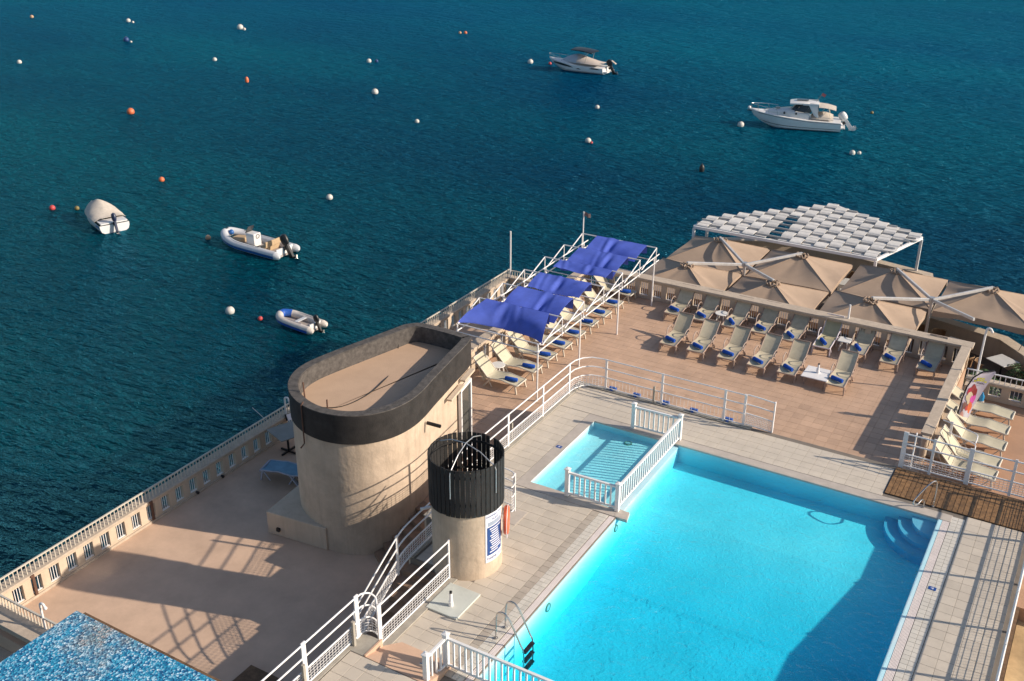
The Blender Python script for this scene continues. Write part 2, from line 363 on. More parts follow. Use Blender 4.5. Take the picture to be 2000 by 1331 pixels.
# side faces of the deck towards the lower terrace
struct(MB().box(-11.69, -11.6, 6, 17.11, -2.6, -.03).box(-13.0, -12.951, 17.12, 18.74, -2.6, -.006).box(-13.66, -13.601, 18.75, 27.79, -2.6, -.006).build('deck_side_wall', WALL))
struct(MB().box(-11.72, -11.44, 14.06, 17.0, -.03, .035).build('deck_kerb', GREYC, bevel=.01))
struct(MB().box(-13.70, -13.46, 18.76, 27.78, -.005, .03).box(-13.03, -12.85, 17.12, 18.75, -.006, .03).box(-13.46, -7.75, 27.60, 27.80, -.005, .028).build('deck_edge_strip', GREYC, bevel=.008))
# raised platform beside the steps, with the peach painted ramp
struct(MB().box(-12.1, -9.9, 6, 13.45, -2.6, .288).build('raised_deck', DJOINT))
struct(MB().box(-12.12, -11.55, 13.452, 14.05, -2.6, .30).box(-12.12, -11.9, 6, 13.45, .289, .31).build('raised_kerb', GREYC, bevel=.012))
ramp = MB(); ramp.add([(-11.54, 13.46, .29), (-9.92, 13.46, .29), (-9.92, 14.5, .006), (-11.3, 14.5, .006), (-11.54, 14.05, .12), (-11.54, 13.46, -.01), (-9.92, 13.46, -.01), (-9.92, 14.5, -.01), (-11.3, 14.5, -.01), (-11.54, 14.05, -.01)],
    [(0, 4, 3, 2, 1), (0, 1, 6, 5), (1, 2, 7, 6), (2, 3, 8, 7), (3, 4, 9, 8), (4, 0, 5, 9), (5, 6, 7, 8, 9)])
struct(ramp.build('ramp', PEACH))
struct(MB().add([(-11.545, 13.47, .0), (-11.50, 13.47, .0), (-11.50, 14.07, .0), (-11.545, 14.07, .0), (-11.545, 13.47, .315), (-11.50, 13.47, .315), (-11.50, 14.07, .315), (-11.545, 14.07, .315)],
    [(3, 2, 1, 0), (4, 5, 6, 7), (0, 1, 5, 4), (1, 2, 6, 5), (2, 3, 7, 6), (3, 0, 4, 7)]).build('ramp_cheek', PEACH))

# pool basins
pf = MB()
def fl(y): return -.62 if y > 22.9 else (-.62 - (22.9 - y) / 3.2 * .42 if y > 19.7 else -1.04)
ys = [YF, 24, 22.9, 21.3, 19.7, 17, 14.2, 10, 6]
for a, b in zip(ys, ys[1:]):
    for i in range(6):
        x0 = XA + (XB - .11 - XA) * i / 6; x1 = XA + (XB - .11 - XA) * (i + 1) / 6
        pf.add([(x0, a, fl(a)), (x0, b, fl(b)), (x1, b, fl(b)), (x1, a, fl(a))], [(0, 1, 2, 3)])
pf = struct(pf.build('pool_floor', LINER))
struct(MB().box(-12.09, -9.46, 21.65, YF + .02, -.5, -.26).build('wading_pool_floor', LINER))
pw = MB()
pw.box(XA - .02, XA + .02, 6, 21.64, -1.3, -.05).box(-9.45, XA, 21.66, YF + .02, -1.3, -.075)
pw.box(XA, XB, YF, YF + .06, -1.3, -.03).box(XB - .11, XB - .003, 6, YF - .025, -1.3, -.010)
pw.box(-12.15, -12.088, 21.65, YF, -.5, -.03).box(-12.09, -9.46, YF - .001, YF + .045, -.5, -.03).box(-12.09, -9.46, 21.61, 21.66, -.5, -.03)
struct(pw.build('pool_wall', LINERW))
struct(MB().box(-9.286, XB - .113, 14.47, 25.676, -1.02, -.055).build('pool_water', WATER))
struct(MB().box(-9.286, XB - .113, 6.0, 14.23, -1.02, -.056).build('near_pool_water', WATER))
struct(MB().box(-12.085, -9.452, 21.664, 25.676, -.27, -.06).build('wading_pool_water', WATER))
struct(MB().box(-9.285, -1.94, 14.24, 14.46, -1.3, -.01).build('pool_divider', DBAND))
st = MB()
for r_, z in ((.62, -.14), (.95, -.27), (1.28, -.40)):
    poly = [(XB - .11, YF)] + [(XB - .11 - r_ * 1.02 * sin(a), YF - r_ * 1.15 * cos(a)) for a in [i * pi / 28 for i in range(15)]]
    st.prism(poly, -1.04, z)
struct(st.build('pool_steps', LINERS))

# stone bands round the pools
bd = MB()
bd.box(-12.42, -12.08, 21.33, 26.0, -.02, .004).box(-12.079, -9.1, 21.33, 21.66, -.02, .004)
struct(bd.build('wading_pool_edge', DBAND, bevel=.006))
struct(MB().box(-12.079, -1.62, YF - .02, 26.0, -.05, .004).build('far_pool_edge', DBAND, bevel=.006))
struct(MB().add([(-9.35, 21.345, -.09), (-8.98, 21.345, -.09), (-9.06, 21.7, -.09), (-9.44, 21.7, -.09), (-9.35, 21.345, .008), (-8.98, 21.345, .008), (-9.06, 21.7, .008), (-9.44, 21.7, .008)],
    [(3, 2, 1, 0), (4, 5, 6, 7), (0, 1, 5, 4), (1, 2, 6, 5), (2, 3, 7, 6), (3, 0, 4, 7)]).build('pool_corner_ledge', DBAND))
# slot joints scratched into the bands are left to the material; gutters with gratings
def gutter(x0, x1, y0, y1, name, along):
    g = MB(); g.box(x0, x1, y0, y1, -.09, -.055)
    if along:
        n = 7; p = (x1 - x0) / n
        for i in range(n): g.box(x0 + i * p + p * .2, x0 + i * p + p * .93, y0, y1, -.05, -.004)
    else:
        y = y0
        while y < y1: g.box(x0 + .008, x1 - .008, y, min(y + .028, y1), -.05, -.004); y += .040
        for k in range(4):
            q = x0 + .012 + k * (x1 - x0 - .04) / 3; g.box(q, q + .014, y0, y1, -.048, -.006)
    return struct(g.build(name, GRATE))
gutter(-9.47, XA - .02, 14.12, 21.3, 'gutter_grating', False)
gutter(XB, -1.64, 10, YF - .03, 'gutter_grating', True)

# tiles: one mesh shared per kind, the nearest ones as pieces, the rest joined
def tile_mesh(s, h=.014, g=.006):
    def mk(b):
        a = s / 2 - g / 2; c = a - .004
        b.add([(-a, -a, -h), (a, -a, -h), (a, a, -h), (-a, a, -h), (-a, -a, -.003), (a, -a, -.003), (a, a, -.003), (-a, a, -.003), (-c, -c, 0), (c, -c, 0), (c, c, 0), (-c, c, 0)],
              [(8, 9, 10, 11)] + [(i, (i + 1) % 4, 4 + (i + 1) % 4, 4 + i) for i in range(4)] + [(4 + i, 4 + (i + 1) % 4, 8 + (i + 1) % 4, 8 + i) for i in range(4)])
    return mk
def tiles(parent, mt, s, regions, ztop, key, limit=300, ox=0, oy=0, ban=lambda x, y: False):
    cand = []
    for (x0, x1, y0, y1) in regions:
        nx = max(1, round((x1 - x0) / s)); ny = max(1, round((y1 - y0) / s))
        for i in range(nx):
            for j in range(ny):
                x = x0 + (i + .5) * (x1 - x0) / nx; y = y0 + (j + .5) * (y1 - y0) / ny
                if not ban(x, y): cand.append((x, y, (x1 - x0) / nx, (y1 - y0) / ny))
    cand.sort(key=lambda c: c[0] ** 2 + c[1] ** 2)
    vis = [c for c in cand if c[1] > 12.2]
    for x, y, sx, sy in vis[:limit]:
        k = (key, round(sx, 3), round(sy, 3))
        o = piece('tile', k, (lambda b, sx=sx, sy=sy: rect_tile(b, sx, sy)), mt, parent, (x, y, ztop + random.uniform(-.0012, .0012)))
    rest = vis[limit:]
    if rest:
        b = MB()
        for x, y, sx, sy in rest:
            t = MB(); rect_tile(t, sx, sy); dz = ztop + random.uniform(-.0012, .0012); b.add([(p[0] + x, p[1] + y, p[2] + dz) for p in t.v], t.f)
        o = b.build('far_tiles', mt, parent); stuff(o)
def rect_tile(b, sx, sy, h=.012, g=.006):
    a = sx / 2 - g / 2; e = sy / 2 - g / 2; c = a - .004; d = e - .004
    b.add([(-a, -e, -h), (a, -e, -h), (a, e, -h), (-a, e, -h), (-a, -e, -.003), (a, -e, -.003), (a, e, -.003), (-a, e, -.003), (-c, -d, 0), (c, -d, 0), (c, d, 0), (-c, d, 0)],
          [(8, 9, 10, 11)] + [(i, (i + 1) % 4, 4 + (i + 1) % 4, 4 + i) for i in range(4)] + [(4 + i, 4 + (i + 1) % 4, 8 + (i + 1) % 4, 8 + i) for i in range(4)])
TX, TY, TR = -11.68, 17.79, .87
tiles(deck, DTILE, .34, [(-11.44, -9.97, 14.1, 18.75), (-12.8, -11.47, 17.16, 18.75), (-13.46, -9.97, 18.75, 21.32), (-13.46, -12.43, 21.32, 26.0), (-13.46, -3.47, 26.02, 27.58), (-1.29, .16, 14.0, 26.15)], .0, 'd', 300,
      ban=lambda x, y: (x - TX) ** 2 + (y - TY) ** 2 < .75 ** 2)
bt = struct(MB().box(-9.97, -9.48, 14.12, 21.32, -.03, -.0115).box(-1.64, -1.29, 12, 26.0, -.03, -.0115).build('tile_border', DJOINT))
tiles(bt, DKTILE, .23, [(-9.965, -9.76, 14.13, 21.3)], .001, 'k', 60)
tiles(bt, GTILE, .16, [(-9.755, -9.485, 14.13, 21.3), (-1.63, -1.30, 12, 25.96)], .001, 'g', 200)
tiles(sun_t, TTILE, .34, [(-17.08, -2.86, 27.72, 35.43), (-17.08, -12.7, 23.05, 27.72)], .0, 't', 300)
rd = struct(MB().box(-11.88, -9.92, 10, 13.44, .289, .291).build('raised_tile_bed', DJOINT))
tiles(rd, DTILE, .34, [(-11.88, -9.92, 10, 13.43)], .303, 'd')
# wooden deck by the pool rails
wd = struct(MB().box(-3.44, .2, 26.17, 27.68, -.010, .004).build('wooden_deck', BLK))
n = 27; pw_ = 3.64 / n
for i in range(n):
    piece('plank', 'plank', lambda b: b.box(-.060, .060, -.752, .752, 0, .026), WOOD, wd, (-3.44 + (i + .5) * pw_, 26.925, .004))
# fan shaped steps from the lower terrace up to the sun terrace, along the round building
sp = MB(); sp.prism([(-14.5, 17.6), (-12.0, 16.0), (-12.0, 18.95), (-14.12, 19.28)], -.9, -.88)
steps = struct(sp.build('terrace_steps', WALL))
Ls = [(-14.50, 17.62), (-14.42, 17.90), (-14.32, 18.14), (-14.24, 18.40), (-14.16, 18.68), (-14.10, 18.96)]
Rs = [(-12.0, 15.9), (-12.0, 16.4), (-12.0, 16.9), (-12.0, 17.4), (-12.0, 17.9), (-12.0, 18.4)]
for i in range(6):
    z = -.9 + .15 * (i + 1) - (.004 if i == 5 else 0)
    nx = (Ls[i + 1], Rs[i + 1]) if i < 5 else ((-14.10, 19.29), (-12.0, 18.9))
    MB().prism([Ls[i], Rs[i], (nx[1][0], nx[1][1] + .06), (nx[0][0], nx[0][1] + .06)], -.899 + .001 * i, z).build('step', STEP, steps, bevel=.012)
# straight steps from the pool deck down beside the deck wall
fl_steps = struct(MB().box(-12.94, -11.70, 12.3, 17.10, -2.345, -2.33).build('deck_steps', WALL))
for i in range(13):
    MB().box(-12.94 + .001 * i, -11.695, 17.11 - .31 * (i + 1) - .03, 17.11 - .31 * i, -2.6, -.168 * (i + 1)).build('step', STEP, fl_steps, bevel=.012)
# steps hidden beyond the far deck edge, down to the sun terrace
far_steps = struct(MB().box(-7.05, -3.46, 27.79, 30.0, -1.5, -1.45).build('sun_terrace_steps', WALL))
for i in range(8):
    MB().box(-7.05, -3.46, 27.785 + .27 * i, 27.785 + .27 * (i + 1), -1.44, -.155 * (i + 1) - .02).build('step', STEP, far_steps)

# ------------------------------------------------------------------ parapets
def opening_wall(th, axis, a0, a1, f0, f1, z0, zo0, zo1, z1, start, pitch, width, bars=2, grille=True, mt=WALL):
    """wall along axis ('x' or 'y') from a0 to a1 and f0..f1 thick, pierced by barred openings"""
    def bx(b, p, q, za, zb, g0=f0, g1=f1):
        if axis == 'x': b.box(p, q, g0, g1, za, zb)
        else: b.box(g0, g1, p, q, za, zb)
    b = MB(); bx(b, a0, a1, z0, zo0); bx(b, a0, a1, zo1, z1)
    ops = []; p = start
    while p + width < a1 - .05: ops.append(p); p += pitch
    cur = a0
    for p in ops: bx(b, cur, p, zo0, zo1); cur = p + width
    bx(b, cur, a1, zo0, zo1)
    b.build('wall', mt, th, bevel=.006)
    fm = (f0 + f1) / 2
    for p in ops:
        if grille:
            def mk(g):
                for k in range(bars):
                    q = width * (k + 1) / (bars + 1)
                    if axis == 'x': g.box(q - .008, q + .008, -.008, .008, 0, zo1 - zo0)
                    else: g.box(-.008, .008, q - .008, q + .008, 0, zo1 - zo0)
                for zz in (.0, ):
                    if axis == 'x': g.box(0, width, -.02, .02, 0, .02)
                    else: g.box(-.02, .02, 0, width, 0, .02)
            loc = (p, fm, zo0) if axis == 'x' else (fm, p, zo0)
            piece('window_bars', ('wb', axis, width, zo1 - zo0, bars), mk, WHITE, th, loc)
def balustrade(th, axis, a0, a1, f, z0, z1, pitch, w=.022, rail=(.05, .035), mt=WHITE):
    n = int((a1 - a0) / pitch)
    for i in range(n + 1):
        p = a0 + .04 + i * pitch
        if p > a1: break
        piece('baluster', ('bal', axis, w, z1 - z0), lambda g: g.box(-w / 2, w / 2, -w / 2, w / 2, 0, z1 - z0), mt, th, (p, f, z0) if axis == 'x' else (f, p, z0))
    b = MB()
    if axis == 'x': b.box(a0, a1, f - rail[0] / 2, f + rail[0] / 2, z1, z1 + rail[1])
    else: b.box(f - rail[0] / 2, f + rail[0] / 2, a0, a1, z1, z1 + rail[1])
    b.build('handrail', mt, th, bevel=.006)
RAILP = mat('cream painted rail', (.55, .50, .42), .6, var=.08, stain=.2)
t = thing('sea_parapet', 'long low cream parapet with slatted handrail along the dark sea on the left', 'parapet wall', (-20.85, 23, ZL))
opening_wall(t, 'y', 10.9, 35.25, -20.82, -20.7, ZL + .001, -.80, -.34, -.27, 11.42, .52, .29, 3)
MB().box(-21.02, -20.66, 10.66, 35.3, -.27, -.19).build('coping', COPE, t, bevel=.01)
MB().box(-20.70, -20.66, 10.92, 35.24, ZL + .002, ZL + .07).build('skirting', COPE, t)
balustrade(t, 'y', 10.95, 35.2, -20.76, -.19, .10, .117, mt=RAILP)
t = thing('near_parapet', 'short cream parapet with slatted rail at the bottom left corner of the lower terrace', 'parapet wall', (-18, 10.8, ZL))
opening_wall(t, 'x', -20.699, -13, 10.78, 10.899, ZL + .001, -.78, -.36, -.27, -20.3, .52, .27, 2)
MB().box(-20.65, -13, 10.42, 10.93, -.268, -.192).build('coping', COPE, t, bevel=.01)
balustrade(t, 'x', -20.6, -14, 10.87, -.19, .10, .117, mt=RAILP)
struct(MB().box(-20.95, -11.7, 10.0, 10.64, -6.9, -1.3).build('outer_ledge', WALL))
t = thing('walkway_end_wall', 'short railed parapet closing the sea walkway behind the blue sails', 'parapet wall', (-19, 35.1, ZL))
opening_wall(t, 'x', -20.65, -17.42, 35.0, 35.11, ZL + .001, -.78, -.36, -.27, -20.4, .52, .27, 2)
MB().box(-20.65, -17.42, 34.97, 35.28, -.269, -.191).build('coping', COPE, t)
balustrade(t, 'x', -20.6, -17.5, 35.05, -.19, .10, .117, mt=RAILP)
t = thing('inner_parapet', 'cream parapet with barred openings behind the loungers under the blue sails', 'parapet wall', (-17.25, 29, 0))
opening_wall(t, 'y', 23.02, 35.44, -17.28, -17.14, 0, .11, .64, .79, 23.4, .56, .33, 2)
MB().box(-17.44, -17.06, 23.0, 35.40, .79, .87).build('coping', COPE, t, bevel=.01)
MB().box(-17.40, -17.381, 23.01, 35.7, -.9, -.02).build('retaining_wall', WALL, t)
MB().box(-17.38, -14.84, 22.955, 22.996, -.9, -.02).build('retaining_wall', WALL, t)
t = thing('back_parapet', 'long cream parapet with barred openings between the sun terrace and the tan umbrellas', 'parapet wall', (-10, 35.6, 0))
opening_wall(t, 'x', -17.38, -2.80, 35.46, 35.58, 0.001, .11, .66, .79, -17.22, .557, .35, 3)
MB().box(-17.44, -2.72, 35.32, 35.80, .79, .87).build('coping', COPE, t, bevel=.01)
MB().box(-17.1, -3.02, 35.42, 35.461, 0.002, .09).build('skirting', COPE, t)
t = thing('right_parapet', 'cream parapet with openings that cast the striped shadow at the right of the sun terrace', 'parapet wall', (-2.93, 32, 0))
opening_wall(t, 'y', 28.62, 35.45, -3.0, -2.86, 0.001, .10, .66, .79, 28.85, .62, .38, 2, grille=False)
MB().box(-3.08, -2.76, 28.55, 35.31, .79, .87).build('coping', COPE, t, bevel=.01)
MB().box(-2.858, -2.45, 28.75, 33.2, 0.002, .07).build('plinth', WALL, t, bevel=.01)
MB().box(-2.859, -2.80, 28.75, 33.2, .67, .72).build('moulding', WALL, t)
MB().cyl((-2.92, 28.50), .10, 0.002, .80, 14).build('end_pier', WALL, t)
t = thing('side_parapet', 'low parapet with white railing and openings behind the loungers at the far right', 'parapet wall', (0, 33.5, 0))
opening_wall(t, 'x', -2.6, 5, 33.42, 33.6, 0.001, .14, .50, .58, -1.85, .62, .36, 2)
MB().box(-2.6, 5, 33.34, 33.64, .58, .65).build('coping', COPE, t, bevel=.01)
balustrade(t, 'x', -2.6, 4.5, 33.42, .65, .92, .16, mt=WHITE)
MB().box(-2.55, -2.2, 32.9, 33.40, .002, .60).build('pier', WALL, t)

# restaurant terrace below
struct(MB().prism([(-15.7, 35.73), (5, 35.73), (5, 36.5), (-1.3, 40.0), (-2.26, 41.2), (-5, 42.0), (-5.4, 43.1), (-6.2, 46.8), (-9.7, 47.5), (-12, 48.2), (-15.5, 46.5)], -6.8, -2.0).build('restaurant_terrace', mat('grey restaurant floor', (.19, .16, .14), .8, var=.2)))
struct(MB().box(-2.82, 5, 33.62, 35.74, -6.7, -2.0).build('restaurant_corner_floor', mat('grey restaurant floor', (.19, .16, .14))))
sw = [(-15.7, 40.5), (-15.5, 46.5), (-12, 48.2), (-9.7, 47.5), (-6.2, 46.8), (-5.4, 43.1), (-5, 42.0), (-2.26, 41.2), (-1.30, 40.15), (.2, 37.6), (2.5, 35.0)]
t = thing('sea_wall', 'angled cream wall with a broad coping round the restaurant terrace above the sea', 'parapet wall', (-2.26, 41.2, -2))
wl = MB(); cp = MB()
def off(P, d):
    out = []
    for i, p in enumerate(P):
        a = Vector(P[max(i - 1, 0)]); b = Vector(P[min(i + 1, len(P) - 1)]); t_ = (b - a).normalized(); n_ = Vector((t_.y, -t_.x)); out.append((p[0] + n_.x * -d, p[1] + n_.y * -d))
    return out
ci, co = off(sw, -.06), off(sw, .46); wi, wo = off(sw, 0), off(sw, .36)
for i in range(len(sw) - 1):
    wl.prism([wi[i], wi[i + 1], wo[i + 1], wo[i]], -6.9, -1.16); cp.prism([ci[i], ci[i + 1], co[i + 1], co[i]], -1.16, -1.06)
wl.build('wall', WALL, t); cp.build('coping', COPE, t)
# ground outside the pool fence
g = MB().grid(lambda u, v: (.42 + u * 5, 8 + v * 18, -.35 + .10 * sin(7 * u + 9 * v) * sin(13 * v) + .06 * sin(40 * v + 11 * u) + u * .2), 40, 120)
struct(g.build('sand_ground', SAND, smooth=True))
struct(MB().box(.30, .62, 22.9, 27.75, -6, -.02).box(.62, 5, 22.9, 27.75, -6, -.05).build('side_terrace_strip', mat('terracotta side floor', (.46, .27, .165))))
struct(MB().box(.302, .40, 6, 22.9, -6, -.015).build('deck_outer_edge', BROWN))

for y in (17.35, 18.35):
    t = thing('drain_outlet', 'small black drain hole at the foot of the sea parapet, ' + ('the nearer of two' if y < 18 else 'the farther of two'), 'drain', (-20.64, y, ZL)); MB().tube([(-20.70, y, ZL + .06), (-20.62, y, ZL + .06)], .045, 10).build('pipe', BLK, t)

# ------------------------------------------------------------------ rounded building on the lower terrace
OUT = [(-14.72, 22.72), (-15.05, 22.95), (-16.45, 22.95), (-16.88, 22.65), (-17.02, 22.2), (-17.3, 21.1), (-17.55, 20.1), (-17.70, 19.3), (-17.66, 18.65), (-17.38, 18.05), (-16.93, 17.6), (-16.33, 17.3), (-15.7, 17.2), (-15.08, 17.32), (-14.56, 17.66), (-14.2, 18.2), (-14.06, 18.85), (-14.10, 19.5), (-14.24, 20.2), (-14.48, 21.5)]
def closed_curve(P, n=4):
    out = []; m = len(P)
    for i in range(m):
        a, b, c, d = [Vector(P[(i + k) % m]) for k in (-1, 0, 1, 2)]
        for k in range(n):
            t = k / n; out.append(tuple(.5 * ((2 * b) + (c - a) * t + (2 * a - 5 * b + 4 * c - d) * t * t + (3 * b - a - 3 * c + d) * t ** 3)))
    return out
CUR = closed_curve(OUT)
def inset(P, d):
    out = []; m = len(P)
    for i in range(m):
        a = Vector(P[i - 1]); b = Vector(P[(i + 1) % m]); t_ = (b - a).normalized(); n_ = Vector((-t_.y, t_.x)); out.append((P[i][0] + n_.x * d, P[i][1] + n_.y * d))
    return out
def ring(b, P, Q, z0, z1):
    m = len(P)
    b.add([(x, y, z0) for x, y in P] + [(x, y, z1) for x, y in P] + [(x, y, z1) for x, y in Q] + [(x, y, z0) for x, y in Q],
          [f for i in range(m) for f in ((i, (i + 1) % m, m + (i + 1) % m, m + i), (m + i, m + (i + 1) % m, 2 * m + (i + 1) % m, 2 * m + i), (2 * m + i, 2 * m + (i + 1) % m, 3 * m + (i + 1) % m, 3 * m + i), (3 * m + i, 3 * m + (i + 1) % m, (i + 1) % m, i))])
sgn = 1
P_in = inset(CUR, .23)
if sum(abs(p[0] + 15.8) + abs(p[1] - 20) for p in P_in) > sum(abs(p[0] + 15.8) + abs(p[1] - 20) for p in CUR): sgn = -1
t = thing('round_building', 'cream building with rounded end, flat roof and black painted roof rim beside the sea', 'building', (-15.8, 20, ZL))
wp = inset(CUR, sgn * .035)
wb = MB(); m_ = len(wp)
wb.add([(x, y, ZL + .002) for x, y in wp] + [(x, y, 2.5) for x, y in wp], [tuple(range(m_, 2 * m_))] + [(i, (i + 1) % m_, m_ + (i + 1) % m_, m_ + i) for i in range(m_)])
wb.build('wall', mat('cream render building wall', (.545, .43, .325), .9, var=.13, vs=1.4, bump=.7, bs=7, stain=.4, streak=.45), t, smooth=True)
rb = MB(); ring(rb, CUR, inset(CUR, sgn * .24), 2.5, 3.3); ro = rb.build('roof_rim', BLACKR, t, smooth=True)
cb = MB(); ring(cb, inset(CUR, -sgn * .006), inset(CUR, sgn * .246), 3.3, 3.325); cb.build('rim_top', GREYR, t, smooth=True)
ib = MB(); q1, q2 = inset(CUR, sgn * .242), inset(CUR, sgn * .262); ring(ib, q1, q2, 2.81, 3.298); ib.build('rim_inner_face', GREYR, t, smooth=True)
q3 = inset(CUR, sgn * .25); fb = MB(); fb.prism(q3, 2.5, 2.82); fb.build('roof', mat('sand coloured roof coating', (.50, .345, .235), .85, var=.05, vs=1.5, bump=.3, bs=30), t)
# door on the long side facing the pool, with its lintels
A0 = Vector((-14.42, 21.25)); A1 = Vector((-14.70, 22.62)); dd = (A1 - A0).normalized(); nn = Vector((dd.y, -dd.x))
def wpt(s_, o_, z): p = A0 + dd * s_ + nn * o_; return (p.x, p.y, z)
dr = MB(); dr.beam(wpt(.56, .05, .02), wpt(.56, .05, 2.15), .09, .08, (dd.x, dd.y, 0)); dr.beam(wpt(1.32, .05, .02), wpt(1.32, .05, 2.15), .09, .08, (dd.x, dd.y, 0))
dr.beam(wpt(.52, .05, 2.13), wpt(1.36, .05, 2.13), .08, .09); dr.beam(wpt(.52, .05, .04), wpt(1.36, .05, .04), .08, .08)
do_ = dr.build('door', WHITE, t)
MB().beam(wpt(.60, .045, 1.08), wpt(1.28, .045, 1.08), .02, 2.04).build('pane', GLASS, do_)
MB().beam(wpt(-.35, .09, 2.30), wpt(.62, .09, 2.30), .16, .06).build('lintel', WALL, t, bevel=.01)
MB().beam(wpt(.64, .09, 2.42), wpt(1.42, .09, 2.42), .18, .06).build('lintel', WALL, t, bevel=.01)
MB().beam(wpt(-1.65, -.02, 2.28), wpt(-1.65, .38, 2.24), .07, .07).build('spout', BLK, t)
MB().tube([(-16.26, 17.34, 3.37), (-16.26, 17.25, 3.30), (-16.26, 17.25, 2.2), (-16.28, 17.12, 2.12)], .020, 6).build('drain_pipe', RUST, t)
MB().tube([(-16.62, 17.82, 2.8), (-16.66, 17.82, 3.6)], .02, 6).build('roof_rod', RUST, t)
MB().tube([(-15.72, 17.62, 2.8), (-15.72, 17.62, 3.45)], .02, 6).build('roof_rod', RUST, t)
cpth = smoothpath([(-17.25, 17.9, 3.34), (-16.75, 17.95, 2.9), (-16.0, 18.3, 2.835), (-15.75, 19.2, 2.835), (-15.9, 20.3, 2.835), (-16.35, 21.3, 2.64), (-16.75, 22.0, 2.8), (-16.80, 22.2, 3.34)], 6)
MB().tube(cpth, .012, 5).build('roof_cable', CABLE, t)
t2 = thing('concrete_block', 'low cream concrete block standing at the foot of the round building wall', 'concrete block', (-16.6, 17.6, ZL))
MB().prism([(-17.62, 16.98), (-15.73, 17.18), (-15.73, 17.95), (-17.0, 19.0), (-17.75, 18.55)], ZL + .003, -.2).build('block', WALL, t2, bevel=.02)
MB().box(-17.30, -17.20, 16.96, 17.03, -.72, -.62).build('broken_hole', BLK, t2)

# ------------------------------------------------------------------ shower tower with the slatted top
t = thing('shower_tower', 'cream round shower tower with a ring of black slats at its top beside the pool', 'tower', (TX, TY, 0))
MB().lathe([(.86, -2.3), (.86, 1.98), (.80, 2.0), (.001, 2.0)], 48, (TX, TY, 0)).build('wall', mat('cream render tower', (.55, .435, .325), .85, var=.12, vs=1.6, bump=.6, bs=8, stain=.4, streak=.45), t, smooth=True)
NS = 46
for k in range(NS):
    a = 2 * pi * k / NS
    if k in (10,): continue
    h = 1.29 + random.uniform(-.015, .015)
    o = piece('slat', ('slat', k % 3), lambda b: b.box(.885, .91, -.052, .052, 0, 1.28), SLAT, t, (TX, TY, 1.84 + random.uniform(-.012, .012)), a)
for z in (2.15, 2.9): MB().lathe([(.855, z - .03), (.88, z - .03), (.88, z + .03), (.855, z + .03), (.855, z - .03)], 40, (TX, TY, 0)).build('hoop', SLAT, t)
for a0 in (171, 99):
    c_, s_ = cos(R(a0)), sin(R(a0))
    pth = [(TX + r_ * c_, TY + r_ * s_, z) for r_, z in ((.93, 2.35), (.93, 2.98), (.90, 3.06), (.45, 3.27), (0, 3.34), (-.45, 3.27), (-.90, 3.06), (-.93, 2.98), (-.93, 2.35))]
    MB().tube(pth, .013, 6).build('arch_rod', ALU, t)
MB().beam((TX - .86, TY - .3, 1.42), (TX - 1.02, TY - .5, 1.42), .06, .05).build('bracket', WHITE, t)

# notice board wrapped round the tower
def on_cyl(ang, z, r): return (TX + r * cos(R(ang)), TY + r * sin(R(ang)), z)
t = thing('notice_board', 'white and blue pool rules notice wrapped round the tower wall', 'sign', on_cyl(-6, .45, .87))
def patch(name, mt, a0, a1, z0, z1, r, th=.006, parent=None, n=14):
    b = MB(); b.grid(lambda u, v: on_cyl(a0 + (a1 - a0) * u, z0 + (z1 - z0) * v, r), n, 2)
    b.grid(lambda u, v: on_cyl(a1 - (a1 - a0) * u, z0 + (z1 - z0) * v, r - th), n, 2); return b.build(name, mt, parent, smooth=True)
NAVY = flat('notice navy', (.015, .06, .22)); NWHITE = flat('notice white', (.72, .70, .74)); NGREY = flat('notice grey', (.30, .34, .42))
patch('board', NWHITE, -27, 14, .42, 1.80, .872, .008, t)
patch('blue_panel', NAVY, -24, 11, .62, 1.42, .876, .003, t)
patch('grey_heading', NGREY, -22, 10, 1.45, 1.56, .876, .003, t)
def cyl_text(txt, ang, z, size, mt, r=.879, parent=None):
    fc = bpy.data.curves.new('text', 'FONT'); fc.body = txt; fc.size = size; fc.align_x = 'CENTER'; fc.align_y = 'CENTER'
    ob = bpy.data.objects.new('text', fc); COL.objects.link(ob); dg = bpy.context.evaluated_depsgraph_get()
    me = bpy.data.meshes.new_from_object(ob.evaluated_get(dg)); bpy.data.objects.remove(ob)
    rl = root_loc(parent)
    for v in me.vertices:
        p = on_cyl(ang + math.degrees(v.co.x / .88), z + v.co.y, r); v.co = (p[0] - rl[0], p[1] - rl[1], p[2] - rl[2])
    me.materials.clear(); me.materials.append(mt); o = bpy.data.objects.new('lettering', me); COL.objects.link(o); o.parent = parent; o['kind'] = 'stuff'; return o
cyl_text('SWIMMING POOL', -6, 1.72, .075, NAVY, parent=t); cyl_text('RULES', -6, 1.62, .085, NAVY, parent=t); cyl_text('THANK YOU', -6, .52, .10, NAVY, parent=t)
for k in range(11):                    # the printed lines, too small in the photograph to read
    z = 1.36 - k * .066; a = -19 + (k * 37 % 5); b_ = 8 - (k * 53 % 9)
    patch('printed_line', NWHITE, a, b_, z - .014, z + .014, .879, .002, t, 8)
t = thing('life_ring', 'orange life ring hanging on the tower wall beside the notice', 'life ring', on_cyl(27, 1.22, .97))
c0 = Vector(on_cyl(27, 1.22, .965)); tn = Vector((-sin(R(27)), cos(R(27)), 0))
MB().tube([c0 + tn * .27 * cos(2 * pi * i / 28) + Vector((0, 0, 0.31 * sin(2 * pi * i / 28))) for i in range(28)], .065, 10, closed=True).build('ring', flat('orange plastic', (.75, .13, .05), .45), t, smooth=True)
MB().tube([c0 + tn * .38 * cos(2 * pi * i / 28) + Vector((.03, 0, -.03 + .42 * sin(2 * pi * i / 28))) for i in range(28)], .008, 5, closed=True).build('rope', NWHITE, t)

